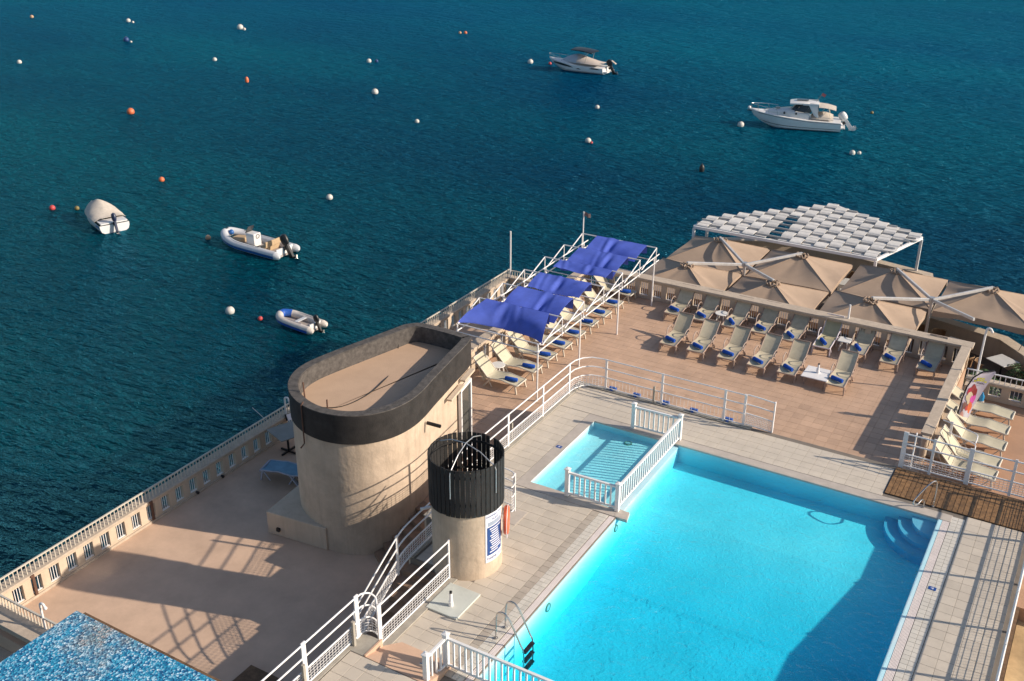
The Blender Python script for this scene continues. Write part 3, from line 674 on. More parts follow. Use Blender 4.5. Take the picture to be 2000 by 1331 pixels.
# ------------------------------------------------------------------ metal fences
def resample(P, step):
    P = [Vector(p) for p in P]; out = [P[0]]; acc = 0
    for a, b in zip(P, P[1:]):
        L_ = (b - a).length
        if L_ < 1e-6: continue
        d = step - acc
        while d <= L_: out.append(a + (b - a) * (d / L_)); d += step
        acc = L_ - (d - step)
    return out
def fence(t, path, posts, H=1.06, lv=(1.06, .74, .42, .05), wire='grid', step=.10, r=.021, postw=.075, floor=None, flat_posts=(), hlines=4):
    P = [Vector(p) for p in path]
    for h in lv:
        q = [p + Vector((0, 0, h)) for p in P]
        if floor is not None: q = [Vector((p.x, p.y, max(p.z, floor + .03))) for p in q]
        MB().tube(q, r, 8).build('rail', WHITE, t, smooth=True)
    top, bot = lv[-2], lv[-1]
    g = MB()
    for k, p in enumerate(resample(path, step)):
        p0 = Vector(p); a = top if (wire == 'grid' or k % 2 == 0) else top - .10; z0 = bot if wire == 'grid' or k % 2 else bot + .08
        zb = p0.z + z0
        if floor is not None: zb = max(zb, floor + .03)
        g.tube([(p0.x, p0.y, zb), (p0.x, p0.y, max(zb + .02, p0.z + a))], .006, 4, caps=False)
    if wire == 'grid':
        for k in range(1, hlines + 1):
            h = bot + (top - bot) * k / (hlines + 1); q = [p + Vector((0, 0, h)) for p in P]
            if floor is not None: q = [Vector((p.x, p.y, max(p.z, floor + .03))) for p in q]
            g.tube(q, .006, 4, caps=False)
    g.build('mesh_panel', WHITE, t)
    for i, (x, y, z, a) in enumerate(posts):
        wd_ = postw * 1.7 if i in flat_posts else postw
        dv = Vector((cos(R(a)), sin(R(a)), 0))
        MB().beam((x, y, z), (x, y, z + H + .05), wd_, .035, (-dv.y, dv.x, 0)).build('post', WHITE, t, bevel=.005)
t = thing('deck_fence', 'white metal fence with mesh infill bending round the far left corner of the pool deck', 'fence', (-13.55, 27.68, 0))
cor = [(-13.57, 26.75, .03), (-13.55, 27.12, .03), (-13.42, 27.42, .03), (-13.18, 27.62, .03), (-12.85, 27.69, .03)]
fence(t, [(-13.57, 20.4, .03)] + cor, [(-13.57, 20.9, 0, 90), (-13.57, 22.95, 0, 90), (-13.57, 25.05, 0, 90), (-13.57, 26.8, 0, 90)])
MB().beam((-13.66, 23.3, 0), (-13.66, 23.3, .62), .06, .06).build('stub_post', GREYC, t)
t = thing('far_deck_fence', 'white metal fence with thin upright bars along the terrace side of the pool deck', 'fence', (-10, 27.69, 0))
fence(t, [(-12.84, 27.69, .03), (-8.02, 27.69, .03)], [(-12.69, 27.69, 0, 0), (-10.73, 27.69, 0, 0), (-8.66, 27.69, 0, 0), (-8.03, 27.72, 0, 0)], wire='bars', step=.125)
fence(t, [(-7.98, 27.75, .03), (-7.6, 27.78, 0), (-7.14, 27.8, -.05)], [(-7.14, 27.8, 0, 90)], H=1.0, step=.05, hlines=5)
MB().beam((-10.98, 27.66, 0), (-10.98, 27.66, .60), .07, .05).build('stub_post', GREYC, t)
for x in (-12.55, -11.7, -10.7, -9.75, -8.6): MB().box(x - .02, x + .22, 27.72, 27.80, .03, .13).box(x + .03, x + .12, 27.66, 27.72, .03, .09).build('blue_clamp', flat('blue plastic clamp', (.03, .11, .40)), t)
t = thing('stair_fence', 'white railing running down beside the brown steps to the lower terrace', 'fence', (-13.2, 17, -.5))
fence(t, smoothpath([(-13.57, 20.38, .03), (-13.5, 19.6, .03), (-13.2, 18.85, .03), (-12.97, 18.2, .03), (-12.92, 17.4, .03), (-12.90, 16.75, -.02), (-12.90, 16.2, -.28), (-12.90, 15.2, -.85), (-12.92, 14.85, -1.1), (-12.8, 14.7, -1.2)], 5), [(-12.90, 16.54, -.15, 90), (-13.42, 19.4, 0, 60)], H=1.12, postw=.08)
t = thing('near_deck_fence', 'white metal fence with mesh infill above the steps, between tower and raised corner', 'fence', (-11.6, 15.5, 0))
fence(t, [(-11.63, 14.18, .03), (-11.63, 16.93, .03)], [(-11.63, 16.93, 0, 90), (-11.63, 14.16, 0, 90)], H=1.10, flat_posts=(0, 1), lv=(1.08, .75, .42, .04))
t = thing('raised_deck_fence', 'white metal fence with mesh infill on the raised kerb in the bottom left foreground', 'fence', (-12, 12, .3))
fence(t, [(-12.0, 8.0, .31), (-12.0, 13.86, .31)], [(-12.0, 12.15, .3, 90), (-12.0, 13.86, .3, 90)], H=1.10, flat_posts=(0, 1), lv=(1.08, .75, .42, .04))
fence(t, smoothpath([(-12.0, 13.9, .30), (-12.01, 14.08, .26), (-11.93, 14.24, .2), (-11.79, 14.27, .12), (-11.68, 14.17, .05)], 4), [], H=1.1, lv=(1.08, .75, .42, .04))
MB().beam((-11.92, 13.62, .30), (-11.92, 13.62, .95), .07, .06).build('stub_post', GREYC, t)
MB().beam((-11.92, 12.02, .30), (-11.92, 12.02, 1.0), .07, .06).build('stub_post', GREYC, t)
t = thing('side_pool_fence', 'white metal fence along the right hand edge of the pool deck casting long shadows', 'fence', (.27, 20, 0))
fence(t, [(.27, 8, .03), (.27, 27.70, .03)], [(.27, 27.72 - k * 1.97, 0, 90) for k in range(8)], H=1.12, r=.024, lv=(1.10, .77, .43, .05))
t = thing('wood_deck_fence', 'white metal fence with mesh infill behind the brown wooden deck', 'fence', (-1.6, 27.8, 0))
fence(t, [(-3.37, 27.80, .03), (5, 27.80, .03)], [(-3.36, 27.80, 0, 0), (-2.58, 27.80, 0, 0), (-1.60, 27.80, 0, 0), (-.48, 27.80, 0, 0), (.6, 27.8, 0, 0), (-3.10, 27.88, 0, 90)], H=1.10, flat_posts=(0, 2), r=.024)
t = thing('side_gate', 'small white metal gate with a rounded corner beside the right parapet end', 'gate', (-2, 29, 0))
fence(t, smoothpath([(-2.62, 29.2, .02), (-2.0, 28.98, .02), (-1.66, 28.82, .02), (-1.60, 28.6, .02), (-1.60, 28.25, .02)], 4), [(-2.36, 29.13, 0, 0)], H=1.08, r=.018)
t = thing('tower_gate', 'small white metal gate leaning out from behind the slatted tower', 'gate', (-12.1, 20.1, 0))
fence(t, smoothpath([(-12.95, 20.35, .02), (-12.2, 20.28, .02), (-11.82, 20.22, .02), (-11.70, 20.08, .02), (-11.70, 19.95, .02)], 4), [(-11.74, 20.18, 0, 0)], H=1.15, lv=(1.16, .86, .56, .10), r=.018)

# ------------------------------------------------------------------ white plastic fences in the pool
def pvc_fence(t, runs, posts, z0=0, H=.84):
    for a, b in runs:
        a = Vector((*a, z0)); b = Vector((*b, z0)); L_ = (b - a).length; d = (b - a).normalized()
        MB().beam(a + Vector((0, 0, H - .09)), b + Vector((0, 0, H - .09)), .07, .05).build('rail', WPVC, t, bevel=.006)
        MB().beam(a + Vector((0, 0, .10)), b + Vector((0, 0, .10)), .05, .05).build('rail', WPVC, t, bevel=.006)
        n = int(L_ / .148)
        for k in range(1, n):
            p = a + d * (L_ * k / n)
            piece('baluster', ('pvc', round(H, 2)), lambda q: q.box(-.019, .019, -.019, .019, .12, H - .11), WPVC, t, (p.x, p.y, z0))
    for x, y in posts:
        o = MB().box(x - .055, x + .055, y - .055, y + .055, z0 + .005, z0 + H).build('post', WPVC, t, bevel=.006)
        MB().add([(x - .072, y - .072, z0 + H), (x + .072, y - .072, z0 + H), (x + .072, y + .072, z0 + H), (x - .072, y + .072, z0 + H), (x - .072, y - .072, z0 + H + .03), (x + .072, y - .072, z0 + H + .03), (x + .072, y + .072, z0 + H + .03), (x - .072, y + .072, z0 + H + .03), (x, y, z0 + H + .055)],
                 [(3, 2, 1, 0), (0, 1, 5, 4), (1, 2, 6, 5), (2, 3, 7, 6), (3, 0, 4, 7), (4, 5, 8), (5, 6, 8), (6, 7, 8), (7, 4, 8)]).build('post_cap', WPVC, t)
t = thing('wading_pool_fence', 'white plastic balustrade enclosing three sides of the small wading pool', 'fence', (-9.4, 21.6, 0))
pvc_fence(t, [((-10.82, 21.56), (-9.44, 21.60)), ((-9.39, 21.68), (-9.39, 25.86)), ((-9.45, 25.90), (-10.82, 25.86))], [(-10.88, 21.56), (-9.39, 21.60), (-9.39, 25.92), (-10.87, 25.86)], .004)
t = thing('near_pool_fence', 'white plastic balustrade crossing the pool at the bottom of the frame', 'fence', (-10, 14.35, 0))
pvc_fence(t, [((-10.01, 14.30), (-10.02, 13.66)), ((-9.96, 14.35), (-3, 14.37))], [(-10.01, 14.35), (-10.02, 13.62)], .004, .90)
MB().beam((-10.07, 13.62, .62), (-10.16, 13.6, .62), .04, .04).build('latch', STEEL, t)

# pool ladder and handrail
t = thing('pool_ladder', 'polished steel pool ladder with two curved handrails and black treads', 'ladder', (-9.2, 15.9, 0))
for y in (15.68, 16.10):
    MB().tube(smoothpath([(-9.57, y, 0), (-9.57, y, .55), (-9.50, y, .76), (-9.34, y, .78), (-9.2, y, .62), (-8.95, y, .12), (-8.86, y, -.1), (-8.86, y, -.75)], 5), .02, 8).build('handrail', STEEL, t, smooth=True)
    MB().cyl((-9.57, y), .045, .003, .03, 12).build('foot_flange', STEEL, t)
for z in (-.10, -.36, -.62): MB().box(-8.90, -8.80, 15.69, 16.09, z - .02, z + .02).build('tread', BLK, t)
t = thing('pool_handrail', 'bent polished steel handrail standing over the corner pool steps', 'handrail', (-2.3, 26.1, 0))
MB().tube(smoothpath([(-2.16, 26.17, 0), (-2.16, 26.17, .62), (-2.22, 26.08, .84), (-2.36, 25.85, .78), (-2.56, 25.52, .50), (-2.58, 25.45, .36), (-2.50, 25.62, .28), (-2.44, 25.86, .30), (-2.38, 25.98, .20), (-2.38, 26.0, 0)], 6), .02, 8).build('rail', STEEL, t, smooth=True)
for p in ((-2.16, 26.17), (-2.38, 26.0)): MB().cyl(p, .04, .004, .03, 12).build('foot_flange', STEEL, t)
DM = flat('depth marker blue', (.01, .07, .30), .4)
for x, y, a, lab in ((-12.28, 23.72, 0, 'small blue depth marker tile beside the wading pool'), (-1.50, 22.54, 0, 'small blue depth marker tile in the right pool gutter')):
    t = thing('depth_marker', lab, 'marker', (x, y, .005)); MB().box(x - .085, x + .085, y - .065, y + .065, .003, .011).build('tile_face', DM, t)
    MB().box(x - .04, x + .03, y - .008, y + .012, .0111, .0125).box(x + .0, x + .02, y - .035, y + .035, .0111, .0124).build('numeral', NWHITE, t)
def fitting(name, lab, cat, p, n_, r):
    t = thing(name, lab, cat, p); d = Vector(n_).normalized(); e = d.orthogonal().normalized(); f = d.cross(e); c = Vector(p)
    MB().tube([c + (e * cos(2 * pi * i / 16) + f * sin(2 * pi * i / 16)) * r for i in range(16)], r * .22, 6, closed=True).build('rim', flat('aged green metal', (.10, .22, .16)), t)
    MB().tube([c - d * .01, c + d * .012], r * .8, 12).build('lens', flat('pool fitting', (.25, .50, .55)), t)
fitting('pool_light', 'round pool light on the left pool wall below the ladder end', 'pool light', (XA + .03, 17.55, -.32), (1, 0, 0), .10)
fitting('pool_light', 'round pool light on the pool wall under the corner ledge', 'pool light', (XA + .03, 21.30, -.33), (1, 0, 0), .09)
fitting('pool_drain', 'round drain on the wading pool floor near its far edge', 'drain', (-10.78, 25.35, -.25), (0, 0, 1), .10)
t = tag(MB().add([], []).box(-11.98, -11.4, 19.62, 20.28, .001, .009).build('floor_hatch', DBAND, None, loc=(-11.7, 19.9, 0)), 'square floor hatch in the deck under the tower gate', 'hatch')

# umbrella foot slabs
def umbrella_foot(x, y, sx, sy, h, lab, px, py, top=.05):
    t = thing('umbrella_stand', lab, 'umbrella base', (x, y, 0)); MB().box(x - sx / 2, x + sx / 2, y - sy / 2, y + sy / 2, .004, top).build('slab', PAD, t, bevel=.012)
    MB().cyl((px, py), .040, top, top + h, 12).build('tube', WHITE, t, smooth=True); MB().cyl((px, py), .055, top, top + .13, 12).build('collar', WHITE, t, smooth=True)
    MB().cyl((px, py), .033, top + h, top + h + .05, 12).build('socket', BLK, t)
umbrella_foot(-11.08, 16.24, .86, 1.04, .36, 'square white slab with an upright tube socket in front of the tower', -11.02, 16.05)

# ------------------------------------------------------------------ sun loungers
def sling_path(back=42, flatb=False):
    """side profile (y, z) of the sling, foot at y=0"""
    P = [(.02, .30), (.12, .315), (.40, .335), (.62, .37), (.80, .345), (1.02, .325), (1.16, .335)]
    a = R(back); P += [(1.16 + k * .77 / 4 * cos(a), .345 + k * .77 / 4 * sin(a)) for k in range(1, 5)]
    return P
def make_lounger(label, sling, frame, back=42, arms=True, group=None):
    t = thing('sun_lounger', label, 'sun lounger', (0, 0, 0), 0, group)
    P = sling_path(back); n = len(P) - 1
    def fs(u, v):
        q = v * n; i = min(int(q), n - 1); f = q - i; y = P[i][0] + (P[i + 1][0] - P[i][0]) * f; z = P[i][1] + (P[i + 1][1] - P[i][1]) * f
        return ((u - .5) * .56, y, z - .030 * (1 - (2 * u - 1) ** 2))
    seat = MB().sheet(lambda u, v: fs(u, v * .62), 6, 14, .008).build('seat_sling', sling, t, smooth=True)
    bk = MB().sheet(lambda u, v: fs(u, .625 + v * .375), 6, 8, .008).build('back_sling', sling, t, smooth=True)
    for s in (-1, 1):
        MB().tube([(s * .295, y, z - .005) for y, z in P[:7]], .022, 6).build('side_rail', frame, t, smooth=True)
        MB().tube([(s * .285, y, z - .002) for y, z in P[6:]], .019, 6).build('back_rail', frame, t, smooth=True)
        MB().beam((s * .29, .10, .30), (s * .31, .04, 0), .04, .05, (0, 1, 0)).beam((s * .29, .12, .30), (s * .30, .34, .02), .025, .03, (0, 1, 0)).build('leg', frame, t, bevel=.004)
        MB().beam((s * .30, 1.0, .33), (s * .315, 1.28, 0), .04, .05, (0, 1, 0)).beam((s * .30, 1.16, .33), (s * .315, .96, .02), .025, .03, (0, 1, 0)).build('leg', frame, t, bevel=.004)
        if arms: MB().tube(smoothpath([(s * .31, .70, .34), (s * .335, .80, .50), (s * .34, .95, .56), (s * .335, 1.12, .55), (s * .32, 1.24, .40)], 3), .018, 6).build('armrest', frame, t, smooth=True)
    MB().tube([(-.29, .02, .295), (.29, .02, .295)], .026, 6).build('foot_bar', frame, t)
    MB().tube([(-.285, P[-1][0], P[-1][1]), (.285, P[-1][0], P[-1][1])], .020, 6).build('head_bar', frame, t)
    MB().beam((0, 1.55, .60), (0, 1.35, .12), .46, .018, (0, 1, .3)).build('back_support', frame, t) if back > 25 else None
    return t
def make_towel(label, group=None):
    t = MB()
    n = 26; L_ = .42
    prof = [(.012 + .058 * (i / n) ** .5, 2 * pi * 2.6 * i / n) for i in range(n + 1)]
    # rolled towel: a spiral sheet swept across its width
    pts = [(r * cos(a), r * sin(a)) for r, a in prof]
    t.tube([(-L_ / 2, 0, .07), (-L_ / 2 + .012, 0, .07), (L_ / 2 - .012, 0, .07), (L_ / 2, 0, .07)], [.058, .068, .068, .058], 14)
    for sx in (-1, 1):
        for i in range(n):
            (a, b), (c, d) = pts[i], pts[i + 1]; x = sx * (L_ / 2 + .004)
            t.add([(x, a * .88, .07 + b * .88), (x, c * .88, .07 + d * .88), (x - sx * .01, c * .72, .07 + d * .72), (x - sx * .01, a * .72, .07 + b * .72)], [(0, 1, 2, 3)])
    o = t.build('rolled_towel', TOWEL, None, smooth=True); o['label'] = label; o['category'] = 'towel'
    if group: o['group'] = group
    return o
ORD = ['first', 'second', 'third', 'fourth', 'fifth', 'sixth', 'seventh', 'eighth', 'ninth', 'tenth']
G1 = 'loungers in two rows on the open sun terrace'; G2 = 'loungers under the blue sails'; G3 = 'cream loungers on the side terrace at the right'
L0 = make_lounger('x', SLING, TAUPE); L1 = make_lounger('x', SLINGC, CREAMF, 46, False); L3 = make_lounger('x', SLINGC, CREAMF, 27, False); LV = [make_lounger('x', SLING, TAUPE, b_) for b_ in (37, 47)]; T0 = make_towel('x')
first = [True] * 4
used = set()
def place_l(proto, k, loc, rz, label, group):
    if k == 0:
        r_ = random.random(); proto = L0 if r_ < .5 else LV[0 if r_ < .75 else 1]
        if proto is not L0:
            o = proto if id(proto) not in used else copy_tree(proto); used.add(id(proto)); return put(o, loc, rz + random.uniform(-.025, .025), label, group)
    o = proto if first[k] else copy_tree(proto); first[k] = False
    return put(o, loc, rz, label, group)
def place_t(loc, rz, label, group):
    o = T0 if first[2] else T0.copy()
    if not first[2]: COL.objects.link(o)
    first[2] = False; o.location = loc; o.rotation_euler = (0, 0, rz); o['label'] = label; o['group'] = group; return o
tz = .315
front = [(-12.08, 31.33, 0), (-11.05, 31.3, .01), (-9.95, 31.31, 0), (-8.88, 31.27, -.02), (-7.83, 31.27, .01), (-6.21, 31.27, 0)]
for i, (x, y, a) in enumerate(front):
    where = 'leftmost of the front row' if i == 0 else ('front row, right of the white square table' if i == 5 else ORD[i] + ' from the left in the front row')
    place_l(L0, 0, (x, y, 0), a, 'taupe framed beige sun lounger, ' + where, G1)
    ra = (-.42, -.45, -.30, -.5, -.62, -.36)[i]
    place_t((x - .02, y + .34, tz), ra, 'rolled blue towel on the lounger ' + ('at the far left of the front row' if i == 0 else ('right of the white square table' if i == 5 else ORD[i] + ' from the left in the front row')), 'blue towels on the open terrace loungers')
backr = [(-13.0, 33.9, 0), (-11.92, 33.9, .01), (-10.75, 33.9, -.01), (-9.66, 33.96, .02), (-8.55, 33.86, 0), (-7.39, 33.92, 0), (-6.22, 34.05, .02), (-5.09, 33.85, 0), (-3.92, 33.95, -.02)]
WL = None
for i, (x, y, a) in enumerate(backr):
    lab = 'taupe framed beige sun lounger, ' + ORD[i] + ' from the left along the back parapet'
    if i == 5:
        o = make_lounger('white framed yellowish sun lounger in the row along the back parapet', mat('yellow beige sling fabric', (.46, .41, .25), .8), mat('white lilac resin frame', (.62, .55, .58), .5), 44, True, G1); put(o, (x, y, 0), a)
    else: place_l(L0, 0, (x, y, 0), a, lab, G1)
    ra = (-.40, -.55, -.95, -.55, -.85, -.95, -1.0, -.60, -.62)[i]
    place_t((x - .03, y + .36, tz), ra, 'rolled blue towel on the ' + ORD[i] + ' lounger from the left along the back parapet', 'blue towels on the open terrace loungers')
tys = [26.10, 27.24, 28.32, 29.38, 30.44, 31.54, 32.56, 33.66, 34.86]
for i, y in enumerate(tys):
    place_l(L1, 1, (-14.98 - .02 * (i % 3), y + .10, 0), pi / 2 + (.02 if i % 2 else -.01), 'cream sun lounger under the blue sails, ' + ORD[i] + ' from the round building', G2)
    place_t((-15.34, y + .02, tz), pi / 2 - 1.45 + .05 * (i % 3), 'rolled blue towel on the ' + ORD[i] + ' lounger under the blue sails from the round building', 'blue towels under the sails')
for i, (y, lab) in enumerate(((32.12, 'nearest the side parapet'), (31.05, 'second from the side parapet, behind the feather flag'), (30.0, 'third from the side parapet'), (28.9, 'fourth from the side parapet, behind the gate'), (28.15, 'closest to the wooden deck fence'))):
    place_l(L3 if i < 2 else L1, 3 if i < 2 else 1, (-.93 + .05 * (i > 1), y, 0), pi / 2 - .04 - .02 * (i % 2), 'cream side terrace lounger without towel, ' + lab, G3)
SH = make_lounger('flat blue covered sun lounger on the shaded lower terrace', SHUT, mat('bluish resin frame', (.34, .36, .42), .5), 8, False)
put(SH, (-19.75, 19.15, ZL), -pi / 2 + .28)
o = copy_tree(SH); put(o, (-19.55, 19.0, ZL + .17), -pi / 2 + .20, 'flat blue covered sun lounger stacked on top of another, lower terrace')
t = thing('folded_lounger', 'blue grey slatted lounger folded upright behind the round building end', 'sun lounger', (-18.25, 20.35, ZL))
for k in range(9): MB().box(-18.35, -17.85, 20.33 - .02 * k, 20.36 - .02 * k, ZL + .15 + k * .105, ZL + .20 + k * .105).build('slat', mat('bluish resin frame', (.34, .36, .42)), t)
for x in (-18.37, -17.83): MB().beam((x, 20.42, ZL), (x, 20.14, ZL + 1.15), .04, .05, (0, 1, 0)).build('side_rail', mat('bluish resin frame', (.34, .36, .42)), t)

# tables
def round_table(x, y, z, r, h, lab, square=False, group=None):
    t = thing('side_table', lab, 'table', (x, y, z), 0, group)
    if square: MB().box(x - r, x + r, y - r, y + r, z + h - .03, z + h).build('table_top', WPLAS, t, bevel=.02)
    else: MB().cyl((x, y), r, z + h - .03, z + h, 24).build('table_top', WPLAS, t, bevel=.008)
    for a in (45, 135, 225, 315):
        c, s_ = cos(R(a)), sin(R(a)); MB().beam((x + c * r * .62, y + s_ * r * .62, z + h - .03), (x + c * r * .92, y + s_ * r * .92, z), .035, .035).build('leg', WPLAS, t)
    return t
round_table(-11.33, 34.72, 0, .24, .42, 'small round white plastic table between the second and third loungers by the parapet')
round_table(-6.78, 34.75, 0, .22, .42, 'small square white plastic table between the sixth and seventh loungers by the parapet', True)
round_table(-16.22, 26.75, 0, .24, .42, 'small round white plastic table between the two nearest loungers under the sails')
t = thing('umbrella_table', 'low square white table with a central tube in the front row of loungers', 'table', (-6.92, 31.8, 0))
MB().box(-7.36, -6.48, 31.36, 32.26, .30, .335).build('table_top', WHITE, t, bevel=.03)
MB().cyl((-6.92, 31.84), .035, .335, .64, 12).build('tube', WHITE, t, smooth=True); MB().cyl((-6.92, 31.84), .06, .335, .42, 12).build('collar', WHITE, t, smooth=True); MB().cyl((-6.92, 31.84), .03, .64, .68, 12).build('socket', BLK, t)
for x, y in ((-7.25, 31.47), (-6.59, 31.47), (-7.25, 32.15), (-6.59, 32.15)): MB().box(x - .02, x + .02, y - .02, y + .02, 0, .30).build('leg', TAUPE, t)
t = thing('cafe_table', 'square grey topped table on a black cross foot on the shaded lower terrace', 'table', (-20.0, 20.3, ZL))
TG = mat('grey table top', (.26, .25, .22), .5)
MB().prism([(-20.62, 20.25), (-19.72, 19.95), (-19.35, 20.85), (-20.25, 21.15)], ZL + .70, ZL + .73).build('table_top', TG, t, bevel=.005)
MB().cyl((-20.0, 20.5), .035, ZL + .05, ZL + .70, 10).build('column', BLK, t)
MB().beam((-20.3, 20.5, ZL + .03), (-19.7, 20.5, ZL + .03), .05, .05).beam((-20.0, 20.2, ZL + .032), (-20.0, 20.8, ZL + .032), .05, .05).build('cross_foot', BLK, t)

# ------------------------------------------------------------------ blue sail pergola
t = thing('sail_pergola', 'white tube pergola carrying six blue sail cloths over the left row of loungers', 'pergola', (-15.7, 30.4, 0))
XL, XR = -17.25, -14.15
def rod(a, b, name='rail', r=.022): return MB().tube([a, b], r, 8).build(name, WHITE, t, smooth=True)
for y in (25.85, 28.78, 31.8, 34.92): rod((XR - .08, y, 0), (XR - .08, y, 2.0), 'post', .03)
for y in (25.85, 28.78, 31.8, 34.92): rod((XL + .02, y, .87), (XL + .02, y, 2.0), 'post', .026)
for x in (XL, XR - .06):
    rod((x, 25.8, 1.76), (x, 35.3, 1.76)); rod((x, 25.9, 2.0), (x, 35.3, 2.0))
rod((XL, 25.8, 1.76), (XR, 25.8, 1.76)); rod((XL, 25.92, 1.99), (XR, 25.92, 1.99))
for k in range(6):
    y0 = 25.95 + 1.51 * k; y1 = 27.27 + 1.51 * k
    for x in (XL - .02, XR + .02): rod((x, y0, 1.97), (x, y1, 2.42)); rod((x, y1, 2.42), (x, y1, 1.76), r=.018)
    rod((XL, y1, 2.42), (XR, y1, 2.42)); rod((XL, y1 - .10, 1.95), (XR, y1 - .10, 1.95), r=.018)
    if k: rod((XL, y0 + .1, 1.78), (XR, y0 + .1, 1.78), r=.018)
    rnd = random.Random(30 + k); ph = [rnd.uniform(0, 6) for _ in range(6)]
    va = (.0, .02, .30, .58, .06, .16)[k]; xa = XL + .62 + (.0 if k else -.35); xb = XR - .46 + .08 * (k % 2)
    def sail(u, v, k=k, y0=y0, y1=y1, va=va, xa=xa, xb=xb, ph=ph):
        vv = va + (1 - va) * v; L_ = -.30 * (1 - v) if k == 0 else 0
        x = xa + (xb - xa) * u + (L_ if u < .5 else 0) * (1 - 2 * u) + ((.46 * (1 - v) * (2 * u - 1)) if (k == 0 and u > .5) else 0)
        y = y0 + (y1 - y0) * vv + (.62 * (sin(pi * u) ** .9) * (1 - v) if k == 0 else .10 * sin(pi * u) * (1 - v))
        z = 1.99 + (2.43 - 1.99) * vv + .02 + .10 * sin(pi * (vv ** .8)) - .16 * (sin(pi * u) ** 2) * (1 - v) * (.6 if k else 1)
        fold = .022 * sin(6 * u + 2.2 * v + ph[0]) * sin(pi * v) + .012 * sin(13 * u - 6 * v + ph[1]) * math.exp(-((u - rnd_c[(k + 2) % 6]) / .22) ** 2) + .010 * sin(46 * u + 4 * v + ph[2]) * math.exp(-((u - .05 - .8 * rnd_c[(k + 3) % 6]) / .10) ** 2)
        fold += .08 * math.exp(-((u - (.25 + .5 * rnd_c[k])) / .05) ** 2) * (v) * (1 - .6 * v)
        fold -= .07 * math.exp(-((u - (.32 + .5 * rnd_c[k])) / .06) ** 2) * sin(pi * v)
        return (x, y, z + fold)
    rnd_c = [.1, .55, .3, .6, .75, .15]
    c = MB().sheet(sail, 54, 26, .008).build('sail_cloth', BLUEF, t, smooth=True)
    def flap(u, v, y1=y1, xa=xa, xb=xb, ph=ph):
        d = .36 + .10 * sin(5 * u + ph[3]) * .5
        return (xa + (xb - xa) * u, y1 + .03 + .03 * sin(17 * u + ph[4]) * v, 2.44 - d * v)
    fb_ = MB(); fb_.grid(flap, 40, 5); fb_.grid(lambda u, v: tuple(Vector(flap(1 - u, v)) + Vector((0, .008, 0))), 40, 5); fb_.build('sail_flap', BLUEF, c, smooth=True)

# flag poles
t = thing('mast', 'tall plain white pole at the far corner of the sea parapet', 'pole', (-20.63, 35.0, -.19)); MB().tube([(-20.63, 35.0, -.19), (-20.63, 35.0, 1.85)], .035, 8).build('shaft', WHITE, t)
t = thing('flag_pole', 'thin white pole with a small grey flag behind the last blue sail', 'flag pole', (-17.6, 35.55, -.9))
MB().tube([(-17.6, 35.55, -.9), (-17.6, 35.55, 3.05)], .026, 8).build('shaft', WHITE, t)
MB().sheet(lambda u, v: (-17.57 + .26 * u, 35.55 + .04 * sin(7 * u), 2.88 + .16 * v - .04 * u), 10, 3, .006).build('flag', flat('faded grey red flag', (.25, .17, .16)), t)
def hook_lamp(x, y, z, h, lab, side=1, r=.028):
    t = thing('hook_lamp', lab, 'lamp post', (x, y, z)); MB().tube(smoothpath([(x, y, z), (x, y, z + h * .8), (x + .02 * side, y, z + h), (x + .12 * side, y, z + h + .03), (x + .17 * side, y, z + h - .04)], 4), r, 8).build('pole', WHITE, t, smooth=True)
    MB().sphere((x + .18 * side, y, z + h - .06), .045, 10, 6).build('lamp_head', WHITE, t, smooth=True)
hook_lamp(-20.72, 21.28, -.19, .62, 'short white hooked pole on the sea rail left of the round building')
hook_lamp(-18.69, 10.86, -.19, .72, 'short white hooked pole on the near rail beside the blue flecked roof')
hook_lamp(-2.30, 33.5, .65, 1.72, 'tall white hooked lamp pole at the corner behind the feather flag', r=.034)
t = thing('floodlight', 'small square floodlight mounted under the hooked pole on the sea parapet', 'floodlight', (-20.6, 21.3, -.22)); MB().beam((-20.66, 21.28, -.12), (-20.56, 21.24, -.30), .22, .05, (1, 0, .6)).build('housing', BLK, t); MB().beam((-20.61, 21.27, -.11), (-20.51, 21.23, -.29), .18, .02, (1, 0, .6)).build('lens', NWHITE, t)
t = thing('fishing_rod', 'thin rod leaning over the sea rail left of the round building', 'rod', (-20.8, 20.2, -.1)); MB().tube([(-20.8, 20.55, -.1), (-21.15, 20.3, .42)], .008, 5).build('shaft', NWHITE, t)
t = thing('white_post', 'short white post rising from the back parapet between two tan umbrellas', 'post', (-6.95, 35.6, .87)); MB().tube([(-6.95, 35.6, .87), (-6.95, 35.6, 1.40)], .035, 8).build('shaft', WHITE, t)
for k, y in enumerate((12.0, 15.75)):
    t = thing('drain_post', ('dark bracket post on the sea parapet nearest the bottom left corner', 'dark bracket post halfway along the sea parapet')[k], 'post', (-20.66, y, ZL)); MB().box(-20.695, -20.65, y - .035, y + .035, ZL + .08, -.25).build('post', RUST, t)
    MB().box(-20.72, -20.63, y - .08, y + .02, -.25, -.20).build('bracket', RUST, t)

